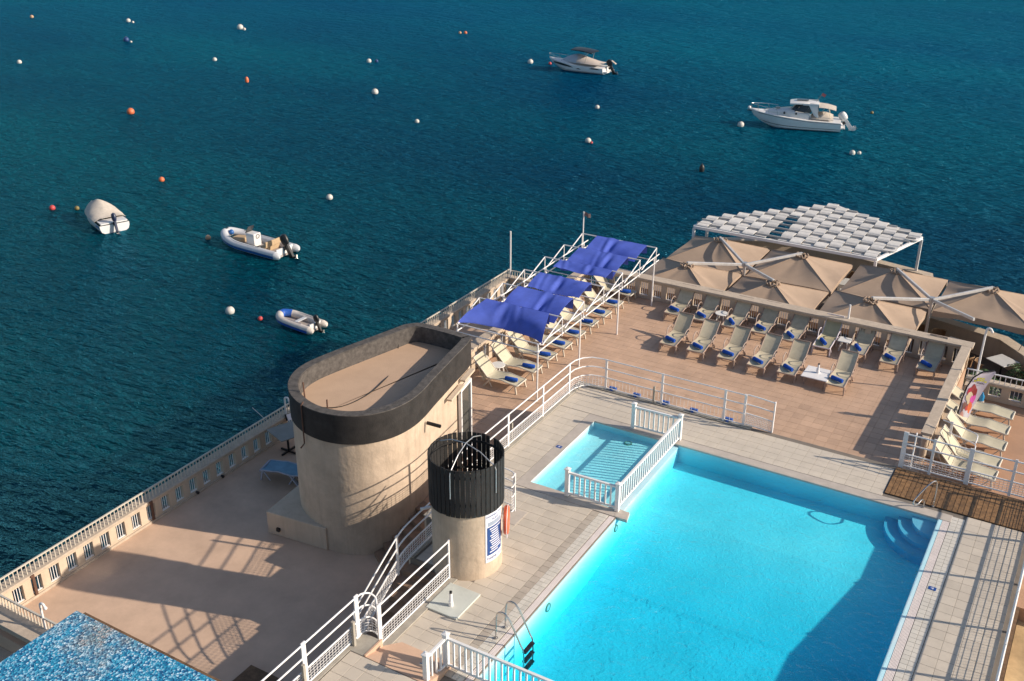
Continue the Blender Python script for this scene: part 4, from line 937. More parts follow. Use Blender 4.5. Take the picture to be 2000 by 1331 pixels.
# ------------------------------------------------------------------ cross armed umbrellas
def cross_umbrella(hx, hy, rot, arms, lab, seeds):
    t = thing('cross_umbrella', lab, 'umbrella', (hx, hy, -2.0)); zh = .60
    MB().beam((hx, hy, -2.0), (hx, hy, zh - .05), .10, .10).build('post', ALU, t, bevel=.008)
    MB().box(hx - .42, hx + .42, hy - .42, hy + .42, -2.0, -1.92).build('foot', GREYC, t)
    MB().cyl((hx, hy), .11, zh - .08, zh + .10, 12).build('hub', ALU, t)
    for k in range(4):
        a = R(rot + 90 * k); ex, ey, ez = hx + 2.54 * cos(a), hy + 2.54 * sin(a), zh + .29
        MB().beam((hx + .08 * cos(a), hy + .08 * sin(a), zh + .01), (ex, ey, ez), .085, .11).build('arm', mat('pale arm aluminium', (.62, .60, .58), .4, .25), t, bevel=.01)
        if not arms[k]: continue
        MB().cyl((ex, ey), .05, ez - .26, ez + .03, 8).build('hanger', STEEL, t)
        rn = random.Random(seeds + k); H = 1.76; zp, ze = ez - .10, .15; c4 = [rn.uniform(-.05, .05) for _ in range(4)]; ph = [rn.uniform(0, 6) for _ in range(5)]
        cn = MB(); NU, NV = 26, 16
        cor_ = [(-H, -H), (H, -H), (H, H), (-H, H)]
        for q in range(4):
            p0, p1 = cor_[q], cor_[(q + 1) % 4]
            def f(u, v, q=q, p0=p0, p1=p1):
                x = (p0[0] + (p1[0] - p0[0]) * u) * (.055 + .945 * v); y = (p0[1] + (p1[1] - p0[1]) * u) * (.055 + .945 * v)
                bow = sin(pi * u)
                z = zp + (ze - zp) * v + (c4[q] * (1 - u) + c4[(q + 1) % 4] * u) * v
                z += -.085 * sin(pi * v) * bow + .05 * (1 - abs(2 * u - 1)) * v * v * .6          # sag between the ribs, mid fold
                z += .020 * sin(7 * u + 4 * v + ph[q]) * v * bow + .05 * math.exp(-((u - .5 - .3 * sin(ph[q])) / .10) ** 2) * sin(pi * v) * (1 if q % 2 else -.5)
                sc = 1 - .015 * bow * v
                return (ex + x * sc, ey + y * sc, z)
            cn.grid(f, NU, NV); cn.grid(lambda u, v, f=f: (lambda p: (p[0], p[1], p[2] - .01))(f(1 - u, v)), NU, NV)
            def val(u, v, f=f):
                p = f(u, 1.0); return (p[0], p[1], p[2] - .22 * v - .02 * v * sin(14 * u + ph[0]))
            cn.grid(lambda u, v: val(1 - u, v), NU, 2)
        cno = cn.build('canopy', CANV, t, smooth=True)
        for q in range(4):
            px_, py_ = cor_[q]
            MB().tube([(ex + px_ * (.06 + .94 * v_), ey + py_ * (.06 + .94 * v_), zp + (ze - zp) * v_ + c4[q] * v_ + .006) for v_ in [i_ / 8 for i_ in range(9)]], .011, 5).build('seam', CANV, cno)
        rf = MB()                                         # the gathered vent on top
        for j in range(9):
            b_ = 2 * pi * j / 9 + ph[1]; rr = .17 + .07 * rn.random(); px, py = ex + rr * cos(b_), ey + rr * sin(b_)
            rf.tube([(px + .07 * cos(c_) , py + .07 * sin(c_), zp - .01 + .035 * sin(2 * c_ + j) + .02) for c_ in [i * 2 * pi / 9 for i in range(9)]], .030, 6, closed=True)
        rf.build('vent_ruffle', CANV, t, smooth=True)
    return t
cross_umbrella(-12.13, 39.52, 44, (1, 1, 1, 1), 'white cross armed umbrella frame carrying four tan canopies behind the parapet', 3)
cross_umbrella(-4.80, 39.65, 43, (1, 1, 1, 0), 'cross armed umbrella frame with three tan canopies and one bare arm at the right', 20)

# ------------------------------------------------------------------ woven pergola
t = thing('woven_pergola', 'white steel pergola roofed with woven pale planks above the sea', 'pergola', (-11, 45, -2))
ZP = .48; FL_, FR_, RB_, AP_, LB_ = (-15.8, 43.25), (-7.7, 43.25), (-6.6, 47.1), (-11.1, 49.7), (-15.65, 44.6)
fr = [FL_, FR_, RB_, AP_, LB_]
for a, b in zip(fr, fr[1:] + fr[:1]): MB().beam((*a, ZP), (*b, ZP), .10, .12).build('frame_beam', WHITE, t)
for p in (FL_, FR_, RB_, LB_): MB().beam((*p, -2.6 if p in (RB_,) else -2.0), (*p, ZP - .06), .11, .11).build('post', WHITE, t)
MB().beam((-11.1, 48.9, -2), (-11.1, 48.9, ZP - .06), .11, .11).build('post', WHITE, t)
def ymax(x): return AP_[1] + (x - AP_[0]) * ((LB_[1] - AP_[1]) / (LB_[0] - AP_[0])) if x < AP_[0] else AP_[1] + (x - AP_[0]) * ((RB_[1] - AP_[1]) / (RB_[0] - AP_[0]))
def ymin(x): return FL_[1] if x < FR_[0] else FR_[1] + (x - FR_[0]) * (RB_[1] - FR_[1]) / (RB_[0] - FR_[0])
BS = .60; yb = [43.25 + .35 + BS * j for j in range(11)]
for j, y in enumerate(yb):
    xs = [x / 50 for x in range(-790, -330) if ymin(x / 50) < y < ymax(x / 50)]
    if xs: MB().beam((min(xs), y, ZP + .10), (max(xs), y, ZP + .10), .05, .075).build('cross_beam', mat('grey pergola beam', (.45, .43, .41), .6, stain=.2), t)
PW = .535; i = 0; x = FL_[0] + .35
while x < RB_[0] - .1:
    y0, y1 = ymin(x) + .05, ymax(x) - .02
    if abs(x - (-12.1)) < .26: y0 = 46.9
    if y1 - y0 > .5:
        def pk(u, v, x=x, y0=y0, y1=y1, i=i):
            y = y0 + (y1 - y0) * v; s_ = cos(pi * (y - yb[0]) / BS + pi * i); s_ = math.copysign(abs(s_) ** .3, s_)
            return (x + (u - .5) * (PW - .025), y, ZP + .10 + .042 * s_ + .012 * sin(5 * y + i))
        MB().sheet(pk, 2, max(8, int((y1 - y0) / .06)), .025).build('woven_plank', WOVEN, t)
    x += PW; i += 1

# restaurant furniture
def cafe(x, y, lab, s=.42, rz=0, h=.74):
    t = thing('restaurant_table', lab, 'table', (x, y, -2)); c_, s_ = cos(rz), sin(rz)
    MB().prism([(x + a * c_ - b * s_, y + a * s_ + b * c_) for a, b in ((-s, -s), (s, -s), (s, s), (-s, s))], -2 + h, -2 + h + .03).build('table_top', TABLET, t, bevel=.008)
    MB().cyl((x, y), .035, -1.98, -2 + h, 8).build('column', BLK, t); MB().cyl((x, y), .22, -2, -1.97, 14).build('foot', BLK, t)
cafe(-3.7, 40.35, 'white square restaurant table just beyond the right end of the back parapet', .45, -.25)
cafe(-1.95, 39.65, 'white square restaurant table beside the potted palm at the far right', .42, -.6)
cafe(-9.4, 44.5, 'white square restaurant table seen below the woven pergola edge', .45, .1); cafe(-8.45, 43.3, 'white restaurant table between the tan canopies and the woven pergola corner', .5, .3)
cafe(-7.95, 40.2, 'white restaurant table in the gap between the two groups of tan canopies', .4, .1)
def chair(x, y, rz, lab):
    t = thing('rattan_chair', lab, 'chair', (x, y, -2), 0, 'rattan chairs on the restaurant terrace'); c_, s_ = cos(rz), sin(rz)
    def q(a, b, z): return (x + a * c_ - b * s_, y + a * s_ + b * c_, z)
    MB().prism([q(.24 * cos(k), .24 * sin(k), 0)[:2] for k in [i * pi / 8 for i in range(16)]], -1.57, -1.52).build('seat', RATTAN, t)
    bk = MB(); bk.grid(lambda u, v: q((.26 + .03 * v) * cos(R(20 + 140 * u)), (.26 + .03 * v) * sin(R(20 + 140 * u)), -1.55 + .40 * v), 10, 3).build('backrest', RATTAN, t)
    MB().tube([q(.30 * cos(R(10 + 160 * i / 12)), .30 * sin(R(10 + 160 * i / 12)), -1.14 + .02 * sin(i)) for i in range(13)], .014, 6).build('top_rail', mat('light rattan rim', (.36, .22, .11)), t)
    for a, b in ((-.17, -.17), (.17, -.17), (.17, .17), (-.17, .17)): MB().tube([q(a, b, -1.56), q(a * 1.15, b * 1.15, -2)], .012, 5).build('leg', RATTAN, t)
for a in ((-4.45, 40.9, .4, 'brown rattan chair left of the white table beyond the back parapet'), (-5.1, 41.0, .7, 'brown rattan chair beside the cross umbrella post'), (-2.55, 38.95, 2.0, 'brown rattan chair left of the table near the palm'), (-3.2, 39.2, 3.6, 'brown rattan chair in shade behind the parapet corner'),
          (-9.0, 45.4, .2, 'brown rattan chair under the woven pergola'), (-8.1, 45.0, -.2, 'brown rattan chair under the right part of the woven pergola'), (-8.3, 41.2, 1.2, 'brown rattan chair in the gap between the canopy groups')): chair(*a)
def palm(x, y, z, n, r, h, lab, seed):
    rn = random.Random(seed); t = thing('potted_palm', lab, 'plant', (x, y, z))
    MB().cyl((x, y), .20, z, z + .38, 16).build('pot', BROWN, t); MB().tube([(x, y, z + .36), (x + .02, y, z + h)], .035, 6).build('stem', BROWN, t)
    for k in range(n):
        a = 2 * pi * k / n + rn.uniform(-.3, .3); ln = r * rn.uniform(.7, 1.1); up = rn.uniform(.15, .7); b = MB()
        P = [Vector((x + cos(a) * ln * s_, y + sin(a) * ln * s_, z + h + up * sin(s_ * 2.4) * .6 - .25 * s_ * s_)) for s_ in [i / 9 for i in range(10)]]
        b.tube(P, .006, 4)
        for i in range(1, 10):
            d = (P[i] - P[i - 1]).normalized(); sd_ = d.cross(Vector((0, 0, 1))).normalized()
            for s_ in (-1, 1):
                L_ = .20 * (1 - .06 * i); q0 = P[i]; q1 = P[i] + sd_ * s_ * L_ + d * L_ * .6 + Vector((0, 0, -.05)); wv = d * .022
                b.add([q0 - wv, q0 + wv, q1, q0 + (q1 - q0) * .5 - wv * 1.4 + Vector((0, 0, .01))], [(0, 1, 2, 3)])
        b.build('frond', LEAF, t)
palm(-1.15, 39.15, -2, 16, .85, .55, 'potted green palm at the far right edge of the restaurant terrace', 4)
palm(-.75, 35.0, -2, 16, .95, 1.2, 'green palm filling the openings behind the right side parapet', 9)
palm(-2.3, 36.3, -2, 14, .8, 1.3, 'green palm glimpsed through the corner openings of the back parapet', 14)
t = thing('stay_cable', 'thin cable rising from the sea wall at the far right edge', 'cable', (-1.5, 40.4, -1)); MB().tube([(-1.55, 40.45, -1.1), (-1.0, 40.9, .8)], .012, 5).build('strand', CABLE, t)

# feather flag
t = thing('feather_flag', 'tall curved feather flag printed with ice cream sundaes beside the right parapet', 'flag banner', (-2.42, 31.0, 0))
FX = Vector((.86, .51, 0))
def fp(a, z, o_=0): p = Vector((-2.42, 31.0, 0)) + FX * a; return (p.x + .51 * o_, p.y - .86 * o_, z)
pole = [(.0, 0), (.01, .6), (.04, 1.0), (.11, 1.42), (.25, 1.73), (.49, 1.91), (.84, 1.945)]
MB().tube([fp(a, z) for a, z in pole], .022, 8).build('pole', BLK, t, smooth=True)
edge = [(.02, .22), (.03, .6), (.06, 1.0), (.13, 1.4), (.27, 1.70), (.50, 1.88), (.86, 1.92)]; right = [(.24, .14), (.38, .40), (.44, .72), (.56, 1.05), (.66, 1.35), (.77, 1.65), (.88, 1.91)]
def lerp_path(P, v):
    q = v * (len(P) - 1); i = min(int(q), len(P) - 2); f = q - i; return (P[i][0] + (P[i + 1][0] - P[i][0]) * f, P[i][1] + (P[i + 1][1] - P[i][1]) * f)
def fl_(u, v, o_=0):
    l, r_ = lerp_path(edge, v), lerp_path(right, v); return fp(l[0] + (r_[0] - l[0]) * u, l[1] + (r_[1] - l[1]) * u, o_ + .02 * sin(3 * u + 5 * v))
MB().grid(lambda u, v: fl_(u, v), 8, 20).grid(lambda u, v: fl_(1 - u, v, -.006), 8, 20).build('cloth', flat('pale lilac flag cloth', (.60, .54, .62), .8), t, smooth=True)
def blob(cu, cv, ru, rv, c, seed, k=10, up=0):
    rn = random.Random(seed); b = MB(); pts = []
    for i in range(k * 2):
        a = pi * i / k; r_ = 1 + .18 * rn.uniform(-1, 1) + .10 * sin(3 * a + seed); pts.append(fl_(min(.98, max(.02, cu + ru * r_ * cos(a))), min(.99, max(.01, cv + rv * r_ * sin(a))), .006 + up))
    b.add([fl_(cu, cv, .006 + up)] + pts, [(0, 1 + i, 1 + (i + 1) % (2 * k)) for i in range(2 * k)]); b.build('print', flat('print %.2f %.2f %.2f' % c, c, .8), t)
for i, (a, z, d) in enumerate(((.28, 1.62, 0), (.36, 1.63, 0), (.44, 1.63, 0), (.52, 1.61, 0), (.60, 1.58, 0), (.36, 1.69, 0), (.44, 1.70, 0), (.52, 1.68, 0))):
    MB().beam(fp(a, z, .012), fp(a + .065, z + (.01 if i % 2 else -.01), .012), .006, .045).build('print', flat('print lime', (.52, .50, .04)), t)
for i in range(5): MB().beam(fp(.38 + .05 * i, 1.53 - .008 * i, .012), fp(.41 + .05 * i, 1.54 - .008 * i, .012), .006, .022).build('print', flat('print dark', (.10, .08, .13)), t)
for args in ((.40, .52, .24, .085, (.33, .05, .05), 1), (.22, .47, .14, .05, (.45, .03, .06), 2), (.58, .50, .16, .06, (.28, .03, .03), 3), (.42, .40, .28, .08, (.62, .52, .36), 4), (.66, .40, .16, .075, (.70, .10, .42), 5), (.70, .27, .16, .11, (.72, .17, .06), 6),
             (.30, .25, .24, .08, (.24, .12, .10), 7), (.48, .17, .28, .075, (.62, .60, .66), 8), (.25, .13, .18, .05, (.60, .32, .28), 9), (.45, .25, .10, .04, (.50, .08, .08), 10)):
    blob(*args[:5], args[5], up=.002 * args[5])
t = thing('water_dispenser', 'small blue water bottle standing behind the feather flag', 'bottle', (-1.95, 32.4, 0)); MB().cyl((-1.95, 32.55), .09, .003, .35, 14).build('stand', WALL, t); MB().lathe([(.001, .35), (.07, .35), (.075, .52), (.03, .60), (.025, .64), (.001, .64)], 14, (-1.95, 32.55, 0)).build('bottle', flat('blue bottle', (.03, .25, .50), .2), t, smooth=True)
# near building roof with the blue flecked coating
t = thing('blue_flecked_roof', 'flat roof corner coated in blue and white flakes in the bottom left foreground', 'roof', (-7, 3, 8))
MB().box(-9.2, -1.5, -1, 5.76, 7.93, 8.0).build('coating', MOSAIC, t, bevel=.01)
MB().box(-9.17, -1.5, -1, 5.84, 7.6, 7.925).build('trim', BROWN, t)
MB().box(-9.0, -1.5, -1, 5.6, -6, 7.6).build('wall', WALL, t)
t = thing('planter_box', 'dark wooden box corner on the lower terrace at the bottom edge', 'box', (-14.0, 12.5, ZL)); MB().box(-14.35, -13.5, 12.0, 12.85, ZL + .002, ZL + .12).build('box', BROWN, t)

# ------------------------------------------------------------------ levels: the terraces and what stands on them are scaled about
# the camera, their image positions unchanged; their zero then lies 1.36 m below the pool deck
CAM_SCALE, CAM_SCALE_DZ = 1.085, -1.36
ABOVE = ('pool_', 'near_pool', 'wading', 'far_pool', 'deck', 'gutter', 'tile_border', 'raised', 'ramp', 'wooden_deck', 'far_deck', 'stair_fence', 'near_deck', 'side_pool', 'wood_deck', 'tower_gate',
         'shower_tower', 'notice_board', 'life_ring', 'depth_marker', 'floor_hatch', 'umbrella_stand', 'blue_flecked', 'sand_ground', 'side_terrace_strip', 'sun_terrace_steps', 'tiles_')
for o in [o for o in COL.objects if o.parent is None]:
    nm = o.name
    if nm in ('camera', 'sun', 'sea') or nm.startswith(ABOVE): continue
    o.location = (o.location.x * CAM_SCALE, o.location.y * CAM_SCALE, o.location.z * CAM_SCALE + CAM_SCALE_DZ); o.scale = (CAM_SCALE, CAM_SCALE, CAM_SCALE)

# ------------------------------------------------------------------ boats (local x towards the bow, z = 0 at the waterline)
ZS = -6.0
def hull(L_, B, D, F, stern_b=.92, rake=.17, n=22, flare=1.0):
    """hull and deck lofts: length, beam, depth below water, freeboard"""
    def b_at(t): return B / 2 * (stern_b + (1 - stern_b) * min(1, t / .35)) * (1 if t < .45 else max(.0, 1 - ((t - .45) / .55) ** 2.3))
    def st(t):
        x = -L_ / 2 + L_ * t; b = b_at(t); f = F * (.74 + .20 * t + .42 * max(0, t - .35)); w = max(0, (t - .55) / .45); k = -D * (1 - w ** 2 * 1.9)
        fl = 1 - .55 * w ** 1.5
        return [(x - .20 * L_ * w ** 2 * rake * 6, 0, k + .35 * w ** 4 * F), (x - .15 * L_ * w ** 2 * rake * 6, b * .60 * fl, k * .35 + .02 + .28 * w ** 3 * F), (x - .11 * L_ * w ** 2 * rake * 6, b * .90 * fl, .10 + .05 * t + .25 * w ** 3 * F),
                (x - .045 * L_ * w ** 2 * rake * 6, b * (.99 - .22 * w), f * .62), (x + .02, b, f)]
    rows = [st(i / n) for i in range(n + 1)]; return rows, b_at
def loft(rows, mirror=True, cap=True):
    b = MB(); m = len(rows[0])
    for s_ in ((1, -1) if mirror else (1,)):
        vs = [(x, y * s_, z) for r_ in rows for x, y, z in r_]; fs = []
        for i in range(len(rows) - 1):
            for k in range(m - 1):
                q = (i * m + k, (i + 1) * m + k, (i + 1) * m + k + 1, i * m + k + 1); fs.append(q if s_ > 0 else q[::-1])
        b.add(vs, fs)
        if cap: b.add([(x, y * s_, z) for x, y, z in rows[0]] + [(rows[0][0][0], 0, rows[0][-1][2])], [tuple(range(m + 1))])
    return b
def strip(rows, k0, k1, t0, t1, o_=.012, za=0, zb=1, mirror=True):
    """a coloured band lying on the hull side between two stations"""
    b = MB(); n = len(rows) - 1; i0, i1 = int(t0 * n), int(t1 * n)
    for s_ in (1, -1):
        vs = []
        for i in range(i0, i1 + 1):
            a, c = Vector(rows[i][k0]), Vector(rows[i][k1]); f = (i - i0) / max(1, i1 - i0)
            w_ = 1 if mirror else sin(pi * f) ** .5
            p, q = a.lerp(c, za), a.lerp(c, za + (zb - za) * max(.05, w_)); vs += [(p.x, (p.y + o_) * s_, p.z), (q.x, (q.y + o_) * s_, q.z)]
        b.add(vs, [((2 * i, 2 * i + 2, 2 * i + 3, 2 * i + 1) if s_ > 0 else (2 * i + 1, 2 * i + 3, 2 * i + 2, 2 * i)) for i in range(i1 - i0)])
    return b
def deck_sheet(rows, bf, z0=0, crown=.05, t0=0, t1=1, inset_=.0):
    n = len(rows) - 1
    def f(u, v):
        q = (t0 + (t1 - t0) * v) * n; i = min(int(q), n - 1); g_ = q - i; a, c = rows[i][-1], rows[i + 1][-1]
        x = a[0] + (c[0] - a[0]) * g_; y = (a[1] + (c[1] - a[1]) * g_) * (1 - inset_); z = a[2] + (c[2] - a[2]) * g_
        return (x, y * (2 * u - 1), z + z0 + crown * (1 - (2 * u - 1) ** 2))
    return f
def outboard(t, x, z, s_=1.0, cowl=BLK, tilt=35, y=0, name='outboard_motor'):
    a = R(tilt); M = Matrix.Translation((x, y, z)) @ Matrix.Rotation(a, 4, 'Y')
    def add(b, pm, name_, parent, sm=False):
        b.v = [tuple(M @ Vector(p)) for p in b.v]; return b.build(name_, pm, parent, smooth=sm, local=True)
    b = MB(); prof = [(0, .0), (.13, .02), (.17, .15), (.18, .34), (.15, .48), (.06, .54), (0, .55)]
    vs = MB().lathe([(max(.001, r_ * s_), q * s_) for r_, q in prof], 14); vs.v = [(p[0] * 1.35 - .10 * s_, p[1] * .82, p[2] + .05) for p in vs.v]
    m_ = add(vs, cowl, name, t, True)
    add(MB().box(-.20 * s_, .02 * s_, -.06 * s_, .06 * s_, -.62 * s_, .06), cowl, 'leg', m_)
    add(MB().box(-.32 * s_, .10 * s_, -.03, .03, -.80 * s_, -.60 * s_).box(-.30 * s_, .02, -.13 * s_, .13 * s_, -.58 * s_, -.555 * s_), cowl, 'lower_unit', m_)
    pr = MB()
    for k in range(3):
        q = 2 * pi * k / 3; pr.beam((-.36 * s_, 0, -.70 * s_), (-.37 * s_, .15 * s_ * cos(q), -.70 * s_ + .15 * s_ * sin(q)), .05 * s_, .015)
    add(pr, STEEL, 'propeller', m_); add(MB().box(-.02, .14 * s_, -.09 * s_, .09 * s_, -.16 * s_, .03), BLK, 'bracket', m_)
def boat(name, lab, cat, x, y, head): return thing(name, lab, cat, (x, y, ZS), R(head))
def lb(b, n_, m_, p, smooth=False, bevel=0): return b.build(n_, m_, p, smooth=smooth, bevel=bevel, local=True)

# cabin cruiser
t = boat('cabin_cruiser', 'white cabin cruiser with hardtop, beige canopy and white outboard, at the upper right', 'boat', -24.95, 91.35, 195)
rows, bf = hull(7.8, 2.75, .35, 1.10); h_ = lb(loft(rows), 'hull', GEL, t, True)
lb(strip(rows, 2, 3, .0, .97, .012, .30, .38), 'stripe', BLK, h_); lb(strip(rows, 3, 4, .0, .93, .014, .70, .80), 'rub_rail', flat('grey rub rail', (.18, .16, .15)), h_)
lb(MB().sheet(deck_sheet(rows, bf, 0, .10, .0, 1), 12, 30, .03), 'deck', GEL, t, True)
cab = []
for i in range(13):
    f = i / 12; x = 2.75 - 3.9 * f; wd_ = .28 + .78 * min(1, f * 1.5) ** .8; z0 = 1.22 - .18 * f; hh = .12 + .42 * min(1, f * 1.7) ** .9
    cab.append([(x, wd_, z0 - .1), (x, wd_ * .96, z0 + hh * .6), (x - .02, wd_ * .78, z0 + hh * .92), (x - .02, 0, z0 + hh)])
cc = lb(loft(cab, cap=False), 'cabin', GEL, t, True)
for s_ in (-1, 1):
    for x in (.95, -.05): lb(MB().tube([(x, s_ * .80, 1.38), (x - .01, s_ * 1.10, 1.38)], .085, 10), 'porthole', SMOKE, cc)
lb(MB().box(1.35, 1.75, -.22, .22, 1.60, 1.64), 'hatch', SMOKE, cc)
ws = MB(); W_ = [(.55, 0), (.45, .55), (.05, .95), (-.75, 1.04), (-1.25, 1.04)]
for s_ in (-1, 1):
    for (xa_, ya_), (xb_, yb_) in zip(W_, W_[1:]):
        q = [(xa_, ya_ * s_, 1.58), (xb_, yb_ * s_, 1.50), (xb_ - .42, yb_ * s_ * .88, 2.16), (xa_ - .55, ya_ * s_ * .88, 2.16)]; ws.add(q, [(0, 1, 2, 3) if s_ > 0 else (3, 2, 1, 0)])
lb(ws, 'windscreen', SMOKE, t)
def ht(u, v):
    x = .55 - 2.45 * v; y = (2 * u - 1) * (.62 + .38 * sin(pi * min(1, v * 1.3 + .12)) ** .6); return (x, y, 2.24 + .12 * sin(pi * (v * .8 + .1)) - .08 * (2 * u - 1) ** 2)
lb(MB().sheet(ht, 12, 16, .10), 'hardtop', GEL, t, True)
lb(MB().beam((.0, 0, 2.42), (-1.0, 0, 2.42), .60, .02), 'roof_hatch', SMOKE, t)
for s_ in (-1, 1):
    lb(MB().prism([(-.55, s_ * .93 - .05), (-.55, s_ * .93 + .05), (-1.85, s_ * .93 + .05), (-1.85, s_ * .93 - .05)], 2.12, 2.26), 'roof_edge', GEL, t)
    lb(MB().add([(-1.0, s_ * .95, 2.2), (-1.75, s_ * .95, 2.2), (-1.55, s_ * 1.08, 1.3), (-1.95, s_ * 1.12, 1.1), (-1.0, s_ * .87, 2.2), (-1.75, s_ * .87, 2.2), (-1.55, s_ * 1.0, 1.3), (-1.95, s_ * 1.04, 1.1)],
        [(0, 1, 3, 2), (6, 7, 5, 4), (0, 2, 6, 4), (1, 5, 7, 3), (2, 3, 7, 6)]), 'roof_arch', GEL, t)
def bim(u, v): return (-1.9 - 1.45 * v, (2 * u - 1) * (1.0 - .12 * v), 2.18 - .22 * v ** 2 - .16 * (2 * u - 1) ** 2)
lb(MB().sheet(bim, 10, 10, .03), 'canopy', BCOVER, t, True)
for s_ in (-1, 1): lb(MB().tube([(-2.95, s_ * .95, 1.05), (-2.7, s_ * .93, 2.0)], .018, 6).tube([(-2.1, s_ * 1.05, 1.1), (-2.75, s_ * .93, 1.95)], .014, 6), 'canopy_pole', STEEL, t)
def ccv(u, v): return (-1.35 - 1.85 * v, (2 * u - 1) * 1.08, 1.02 + .38 * sin(pi * (v * .75 + .12)) * (1 - (2 * u - 1) ** 4))
lb(MB().sheet(ccv, 10, 10, .03), 'cockpit_cover', BCOVER, t, True)
lb(MB().box(-4.25, -3.7, -1.0, 1.0, .28, .40), 'swim_platform', GEL, t, bevel=.03)
outboard(t, -4.15, .75, 1.45, GEL, 38)
rl = [(1.6, .98, 1.62), (2.4, .80, 1.72), (3.3, .42, 1.80), (3.85, 0, 1.84), (3.3, -.42, 1.80), (2.4, -.80, 1.72), (1.6, -.98, 1.62)]
b = MB().tube(smoothpath(rl, 4), .018, 6)
for x, y, z in rl: b.tube([(x, y, z), (x - .12, y * .97, z - .52)], .013, 5)
lb(b, 'bow_rail', STEEL, t); lb(MB().sphere((3.98, 0, 1.45), .15, 10, 8), 'fender', GEL, t, True)
lb(MB().box(3.75, 4.15, -.08, .08, 1.18, 1.24), 'anchor_roller', BLK, t)
lb(MB().tube([(-1.6, .3, 2.35), (-2.1, .3, 3.15)], .012, 5), 'antenna', STEEL, t)
lb(MB().add([(-1.95, .30, 2.95), (-2.06, .30, 3.14), (-2.38, .33, 3.0), (-2.25, .33, 2.78)], [(0, 1, 2, 3), (3, 2, 1, 0)]), 'ensign', flat('white red ensign', (.55, .12, .12)), t)

# open sport boat with black bimini
t = boat('sport_boat', 'white motorboat with black folded bimini and grey cockpit cover, at the upper centre', 'boat', -53.0, 104.3, 181)
rows, bf = hull(7.0, 2.45, .3, .88); h_ = lb(loft(rows), 'hull', GEL, t, True)
lb(strip(rows, 3, 4, .50, .96, .014, .0, .72, False), 'black_flash', BLK, h_); lb(strip(rows, 3, 4, .40, .48, .014, -.3, .1, False), 'black_flash', BLK, h_)
lb(strip(rows, 3, 4, .06, .24, .014, .35, .9, False), 'black_flash', BLK, h_); lb(strip(rows, 2, 3, 0, .9, .012, .12, .19), 'stripe', BLK, h_)
lb(MB().sheet(deck_sheet(rows, bf, 0, .12), 12, 26, .03), 'deck', GEL, t, True)
COVG = flat('pale blue grey cover', (.42, .45, .50), .8); COVT = flat('beige grey cover', (.50, .43, .38), .8)
def cv(u, v):
    x = 2.0 - 5.0 * v; w_ = .25 + .85 * min(1, v * 2.2); h = 1.02 + .85 * (sin(pi * min(1, v / .9)) ** 1.0 if v < .42 else max(0, 1 - ((v - .42) / .58)) * 1.0) * .9
    return (x, (2 * u - 1) * w_, .98 + (h - .98) * (1 - abs(2 * u - 1) ** 2.4))
lb(MB().sheet(lambda u, v: cv(u, v * .45), 12, 12, .02), 'bow_cover', COVG, t, True); lb(MB().sheet(lambda u, v: cv(u, .451 + v * .549), 12, 12, .02), 'stern_cover', COVT, t, True)
def bb(u, v): return (.45 - 2.5 * v, (2 * u - 1) * .95, 2.40 + .07 * sin(pi * v) - .05 * (2 * u - 1) ** 2 - .20 * v)
lb(MB().sheet(bb, 8, 10, .09), 'bimini', BLK, t, True)
for s_ in (-1, 1): lb(MB().tube([(-1.55, s_ * .9, 2.2), (-1.3, s_ * 1.0, 1.1)], .022, 6).tube([(-.2, s_ * .85, 1.3), (-1.45, s_ * .9, 2.2)], .015, 6), 'bimini_pole', STEEL, t)
lb(MB().box(-3.95, -3.4, -.95, .95, .22, .32), 'swim_platform', GEL, t); outboard(t, -3.85, .72, 1.35, BLK, 30)
lb(MB().beam((-4.05, 0, 1.42), (-4.55, 0, 1.10), .30, .04).beam((-4.05, .02, 1.47), (-4.5, .02, 1.18), .08, .02), 'cowl_trim', BCOVER, t)
rl = [(1.7, .86, 1.36), (2.6, .58, 1.46), (3.55, 0, 1.56), (2.6, -.58, 1.46), (1.7, -.86, 1.36)]
b = MB().tube(smoothpath(rl, 4), .016, 6)
for x, y, z in rl: b.tube([(x, y, z), (x - .1, y * .97, z - .36)], .012, 5)
lb(b, 'bow_rail', STEEL, t)

